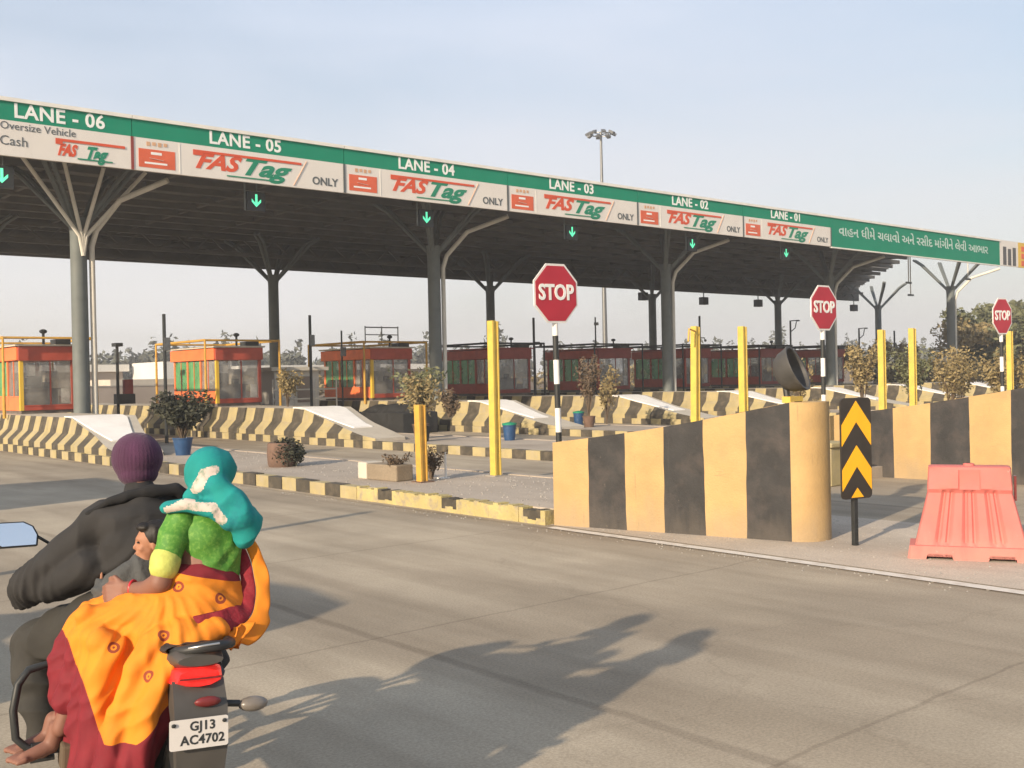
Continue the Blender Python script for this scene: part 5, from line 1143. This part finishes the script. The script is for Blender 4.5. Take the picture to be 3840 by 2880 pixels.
rnd = random.Random(77); m = MB()
for i in range(1500):
    r_ = rnd.random()
    if r_ < .45: X, Y, z = rnd.uniform(8.85, 11.4), rnd.uniform(9.8, 23), .185
    elif r_ < .75: X, Y, z = rnd.uniform(8.7, 11.5), rnd.uniform(2.5, 9), .004
    else: X, Y, z = rnd.gauss(8.36, .08), rnd.uniform(4, 24), 0
    q = rnd.uniform(.004, .013) * (1.6 if r_ < .45 else 1); a = rnd.uniform(0, 3); b = len(m.v)
    for (x, y, zz) in ((-1, -.7, 0), (1, -.6, 0), (.8, .9, 0), (-.7, .8, 0), (.1, .1, .9)): m.v.append((X + q * (x * cos(a) - y * sin(a)), Y + q * (x * sin(a) + y * cos(a)), z + q * zz))
    m.f += [(b, b + 1, b + 4), (b + 1, b + 2, b + 4), (b + 2, b + 3, b + 4), (b + 3, b, b + 4)]; m.m += [0] * 4
struct(m.build('gravel', 'conc'), 'stuff')

# barrel planter, kerb stone block, bins
t = thing('barrel_planter', 'squat dark round planter overgrown with dry creeper on the nearest island', 'planter', (9.85, 18.45, .185))
m = MB(); m.lathe([(.25, 0), (.27, .05), (.285, .25), (.27, .43), (.25, .46), (.22, .44), (.01, .42)], (0, 0, 0), 22); m.build('barrel', 'terracotta', t, 50)
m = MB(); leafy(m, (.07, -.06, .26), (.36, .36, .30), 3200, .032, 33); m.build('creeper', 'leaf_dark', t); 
t = thing('concrete_block', 'short cream ended grey concrete block lying on the nearest island by the amber post', 'block', (9.62, 14.55, .185), radians(4))
m = MB(); m.k = 0; m.box(-.17, .17, -.50, .28, 0, .26); m.k = 1; m.box(-.175, .175, .28, .52, .001, .275); m.build('block', ['earth', 'cream_conc'], t, bevel=.02)
t = thing('plinth_block', 'pale brown block end seen between big wall nose and chevron sign', 'block', (14.6, 9.4, 0)); m = MB(); m.box(-.2, .3, 0, 1.4, 0, .6); m.box(-.24, .34, -.04, 1.44, .6, .68); m.build('block', 'curb_yellow', t, bevel=.02)
def bin_(X, Y, lbl, r_=.17, h=.46):
    t = thing('waste_bin', lbl, 'bin', (X, Y, .185), 0, 'blue bins'); m = MB(); m.lathe([(r_ * .8, 0), (r_, h * .8), (r_ * 1.08, h * .82), (r_ * 1.08, h * .9), (r_ * .9, h * .9), (r_ * .9, h * .3), (.01, h * .3)], (0, 0, 0), 18); m.build('bucket', 'blue_plastic', t, 45)
    m = MB(); m.lathe([(r_ * 1.1, h * .86), (r_ * 1.12, h * .95), (.01, h * 1.02)], (0, 0, 0), 18); m.build('lid', 'logo_green', t, 45)
t = thing('shade_heap', 'low dark heap added in place of the shade right of the second white ramp', 'heap', (20.6, 30.6, 0))  # made-up dark shape standing in for the shaded barrier flank
mb = MB(); mb.box(-.7, .7, -1.6, 1.6, .0, .7); mb.ball((0, -.4, .7), (.65, 1.0, .28)); mb.ball((.1, .8, .65), (.6, .8, .3)); me = sculpt(mb, .05, 6, disp=lambda c, n: .05 * nz(c, 1.8) + .02 * nz(c, 5)); skin_obj('shade_form', me, 'black_rubber', t)
bin_(17.62, 20.9, 'blue bin with green rim right of the bright yellow post'); bin_(24.3, 25.3, 'farther blue bin right of the first stop sign pole')
t = thing('white_rod', 'short thin white rod standing by the dead bush', 'rod', (10.35, 13.9, .185)); m = MB(); m.tube([(0, 0, 0), (.0, .0, .42)], .018, 8); m.box(-.14, .04, -.06, .06, 0, .02); m.build('rod', 'white_paint', t, 50)

# cream gate cabin with rails and a pale car beyond the second ramp
t = thing('guard_cabin', 'small cream cabin with flat roof and pipe rails beyond the white ramp', 'cabin', (19.3, 36.6, 0))
m = MB(); m.box(0, 1.9, 0, 1.6, 0, 2.2); m.build('wall', 'far_roof', t); m = MB(); m.box(-.25, 2.2, -.25, 1.8, 2.22, 2.36); m.build('roof', 'steel_pipe', t)
m = MB(); m.box(.95, 1.5, -.03, 0, 1.0, 2.0); m.build('door', 'far_wall', t)
m = MB()
for z in (1.15, 1.5): m.tube([(-.5, -.8, z), (2.2, -.8, z)], .03, 6)
for x in (-.5, .4, 1.3, 2.2): m.tube([(x, -.8, 0), (x, -.8, 1.9)], .03, 6)
m.build('rail', 'steel_pipe', t)
def car(X, Y, rz, lbl, paint):
    t = thing('car', lbl, 'car', (X, Y, 0), rz, 'vehicles beyond the booths')
    m = MB(); prof_ = [(-2.1, .35), (-2.15, .75), (-2.05, .95), (-1.35, 1.05), (-.75, 1.50), (.75, 1.52), (1.45, 1.05), (2.0, .95), (2.1, .6), (2.1, .35)]
    rows = [[(x, y * (1 if z < 1.1 else .84), z) for x, z in prof_] for y in (-.82, 0, .82)]; m.grid(rows, close=True)
    for y in (-.82, .82): m.add([(x, y * (1 if z < 1.1 else .84), z) for x, z in prof_], [tuple(range(len(prof_)))])
    m.build('body', paint, t, 35, bevel=.04)
    for y in (-.83, .83):
        m = MB(); m.add([(-1.2, y * 1.0, 1.08), (-.68, y * .865, 1.42), (.68, y * .865, 1.44), (1.2, y * 1.0, 1.08)], [(0, 1, 2, 3)]); m.build('side_window', 'black_plastic', t)
    m = MB(); m.add([(1.43, -.72, 1.10), (.83, -.62, 1.50), (.83, .62, 1.50), (1.43, .72, 1.10)], [(0, 1, 2, 3)]); m.build('windscreen', 'black_plastic', t)
    m = MB(); m.add([(-1.36, -.72, 1.09), (-.82, -.62, 1.48), (-.82, .62, 1.48), (-1.36, .72, 1.09)], [(0, 1, 2, 3)]); m.build('rear_window', 'black_plastic', t)
    for x in (-1.3, 1.3):
        for y in (-.78, .78):
            m = MB(); m.tube([(x, y - .09, .31), (x, y + .09, .31)], .31, 18); o = m.build('wheel', 'black_rubber', t, 40); m = MB(); m.tube([(x, y - .1, .31), (x, y + .1, .31)], .17, 14); m.build('rim', 'alu', o, 40)
car(26.6, 42.5, radians(90), 'pale grey car in the lane beyond the cream cabin', 'steel_pipe')
car(33.2, 47.0, radians(90), 'dark car in the lane left of the long dull red booth', 'steel_dark')

# distance: sheds, trees, tree belt
t = thing('shed', 'long low distant shed with a white roof left of the dark pole', 'shed', (24, 108, 0)); m = MB(); m.box(0, 16, 0, 8, 0, 3.2); m.build('wall', 'far_wall', t); m = MB(); m.box(-.5, 16.5, -.5, 8.5, 3.2, 3.9); m.build('roof', 'far_roof', t)
t = thing('house', 'white two storey distant house right of the thin dark pole', 'house', (41, 100, 0)); m = MB(); m.box(0, 7, 0, 8, 0, 4.0); m.build('wall', 'far_roof', t)
for zz in (.8, 2.5):
    for xx in (1, 3.0, 5.0): m = MB(); m.box(xx, xx + 1.3, -.04, 0, zz, zz + 1.1); m.build('window', 'steel_dark', t)
t = thing('house', 'tan flat distant building between the first two orange booths', 'house', (33, 92, 0)); m = MB(); m.box(0, 6.5, 0, 8, 0, 2.3); m.build('wall', 'cream_conc', t)
for xx in (.8, 3.8): m = MB(); m.box(xx, xx + 1.4, -.04, 0, .9, 1.8); m.build('window', 'steel_dark', t)
t = thing('shed', 'low distant shed with white roof behind the rear dark column', 'shed', (52, 104, 0)); m = MB(); m.box(0, 24, 0, 8, 0, 3.0); m.build('wall', 'far_wall', t); m = MB(); m.box(-.5, 24.5, -.5, 8.5, 3.0, 3.6); m.build('roof', 'far_roof', t)
t = thing('boundary_wall', 'long low boundary wall running behind the booths', 'wall', (0, 0, 0)); m = MB(); m.box(12, 170, 88, 88.3, 0, 1.7); m.build('wall', 'far_wall', t); m = MB(); m.box(12, 170, 87.95, 88.35, 1.7, 1.8); m.build('coping', 'conc', t)
m = MB(); rnd = random.Random(5)
for i in range(190):       # belt of far trees, too many and too faint to tell apart
    f_ = i / 189; X = -40 + 330 * f_; Y = 190 + 25 * sin(i * 1.7) - 60 * f_; h = rnd.uniform(7.5, 11) * (.9 + .35 * (nz((i * .13, 0, 0)))) ; w_ = rnd.uniform(1.2, 2.8)
    leafy(m, (X, Y, h * .38), (w_ * 1.3, w_, h * .42), 420, .62, i); leafy(m, (X + 1, Y + 3, 3.2), (2.6, 1, 3.4), 260, .6, 2000 + i); leafy(m, (X + .8, Y, h * .8), (w_ * .4, w_ * .4, h * .22), 30, .5, 900 + i)
struct(m.build('treeline', 'far_leaf'), 'stuff')
m = MB(); rnd = random.Random(9)
for i in range(120):
    X = rnd.uniform(38, 150); Y = rnd.uniform(80, 86); leafy(m, (X, Y, 1.3), (1.8, 1.2, 1.5), 70, .28, 400 + i)
struct(m.build('hedge_growth', 'leaf_dry'), 'stuff')

# ------------------------------------------------------------------ vehicles and post just outside the left edge, whose shadows fall on the road
t = thing('auto_rickshaw', 'yellow topped three wheeled taxi waiting to the left of the motorcycle, outside the view', 'auto rickshaw', (-.48, 6.15, 0), 0)
m = MB(); rows = []
for (y, w_, z0, z1) in ((0, .60, .35, 1.05), (.15, .62, .28, 1.1), (1.2, .62, .25, .75), (1.5, .62, .25, .75), (2.1, .5, .3, 1.0), (2.45, .3, .4, .9)): rows.append([(-w_, y, z0), (-w_, y, z1), (w_, y, z1), (w_, y, z0)])
m.grid(rows, close=True); m.add(rows[0], [(0, 1, 2, 3)]); m.add(rows[-1], [(0, 1, 2, 3)]); m.build('body', 'logo_green', t, 30)
m = MB(); rows = []
for (y, z) in ((-.02, 1.05), (0, 1.5), (.15, 1.68), (.9, 1.72), (1.7, 1.66), (1.95, 1.5)): rows.append([(-.63, y, z - .12), (-.55, y, z), (0, y, z + .04), (.55, y, z), (.63, y, z - .12)])
m.grid(rows); m.add([(-.63, 0, 1.0), (.63, 0, 1.0), (.6, .0, 1.5), (-.6, .0, 1.5)], [(0, 1, 2, 3)])
for sx_ in (-.62, .62): m.add([(sx_, 0, 1.0), (sx_, .75, 1.0), (sx_, .75, 1.6), (sx_, .1, 1.6)], [(0, 1, 2, 3)]); m.bar((sx_, 1.9, .9), (sx_ * .95, 1.85, 1.5), .05)
o = m.build('hood_top', 'yellow_paint', t, 40); md = o.modifiers.new('s', 'SOLIDIFY'); md.thickness = .02
for (x, y) in ((-.5, .4), (.5, .4), (0, 2.2)): m = MB(); m.tube([(x - .06, y, .22), (x + .06, y, .22)], .22, 18); m.build('wheel', 'black_rubber', t, 40)
m = MB(); m.box(-.5, .5, .3, .75, .5, .8); m.build('seat', 'seat', t, bevel=.03)
t = thing('van', 'white delivery van standing in the wide lane, left of the view', 'van', (.55, 18.6, 0), 0)
m = MB(); pr = [(-2.5, .4), (-2.5, 2.15), (-2.35, 2.25), (1.1, 2.25), (1.75, 1.45), (2.35, 1.25), (2.45, .4)]
rows = [[(x_, y, z) for y, z in pr] for x_ in (-.88, -.8, .8, .88)]; rows[0] = [(-.88, y * .99, min(z, 2.15)) for y, z in pr]; rows[3] = [(.88, y * .99, min(z, 2.15)) for y, z in pr]
m.grid(rows, close=True); m.add(rows[0], [tuple(range(7))]); m.add(rows[3], [tuple(range(7))]); m.build('body', 'white_paint', t, 35)
m = MB(); m.add([(-.75, 1.17, 2.17), (.75, 1.17, 2.17), (.75, 1.74, 1.50), (-.75, 1.74, 1.50)], [(0, 1, 2, 3)]); m.build('windscreen', 'black_plastic', t)
m = MB(); m.box(-.7, .7, -2.52, -2.505, 1.4, 2.0); m.build('rear_window', 'black_plastic', t)
for sx_ in (-.89, .89): m = MB(); m.add([(sx_, .2, 1.45), (sx_, 1.5, 1.45), (sx_, 1.05, 2.0), (sx_, .2, 2.0)], [(0, 1, 2, 3)]); m.build('side_window', 'black_plastic', t)
for sx_ in (-.8, .8):
    for y in (-1.5, 1.5): m = MB(); m.tube([(sx_ - .1, y, .34), (sx_ + .1, y, .34)], .34, 18); m.build('wheel', 'black_rubber', t, 40)
post(1.3, 10.7, 2.5, 'yellow post standing beyond the left edge of the view', z0=0)

# ------------------------------------------------------------------ air
hv = MB(); hv.box(-160, 630, -110, 530, -1.05, 30); hz_ = hv.build('haze', 'conc'); hz_.data.materials.clear(); hz_['kind'] = 'stuff'
hm = bpy.data.materials.new('pale dusty air'); hm.use_nodes = True; ht = hm.node_tree; ht.nodes.clear(); ho = ht.nodes.new('ShaderNodeOutputMaterial'); hp = ht.nodes.new('ShaderNodeVolumePrincipled')
hp.inputs['Color'].default_value = (.98, .965, .95, 1); hp.inputs['Density'].default_value = .0015; hp.inputs['Anisotropy'].default_value = .2; ht.links.new(hp.outputs[0], ho.inputs['Volume']); hz_.data.materials.append(hm)
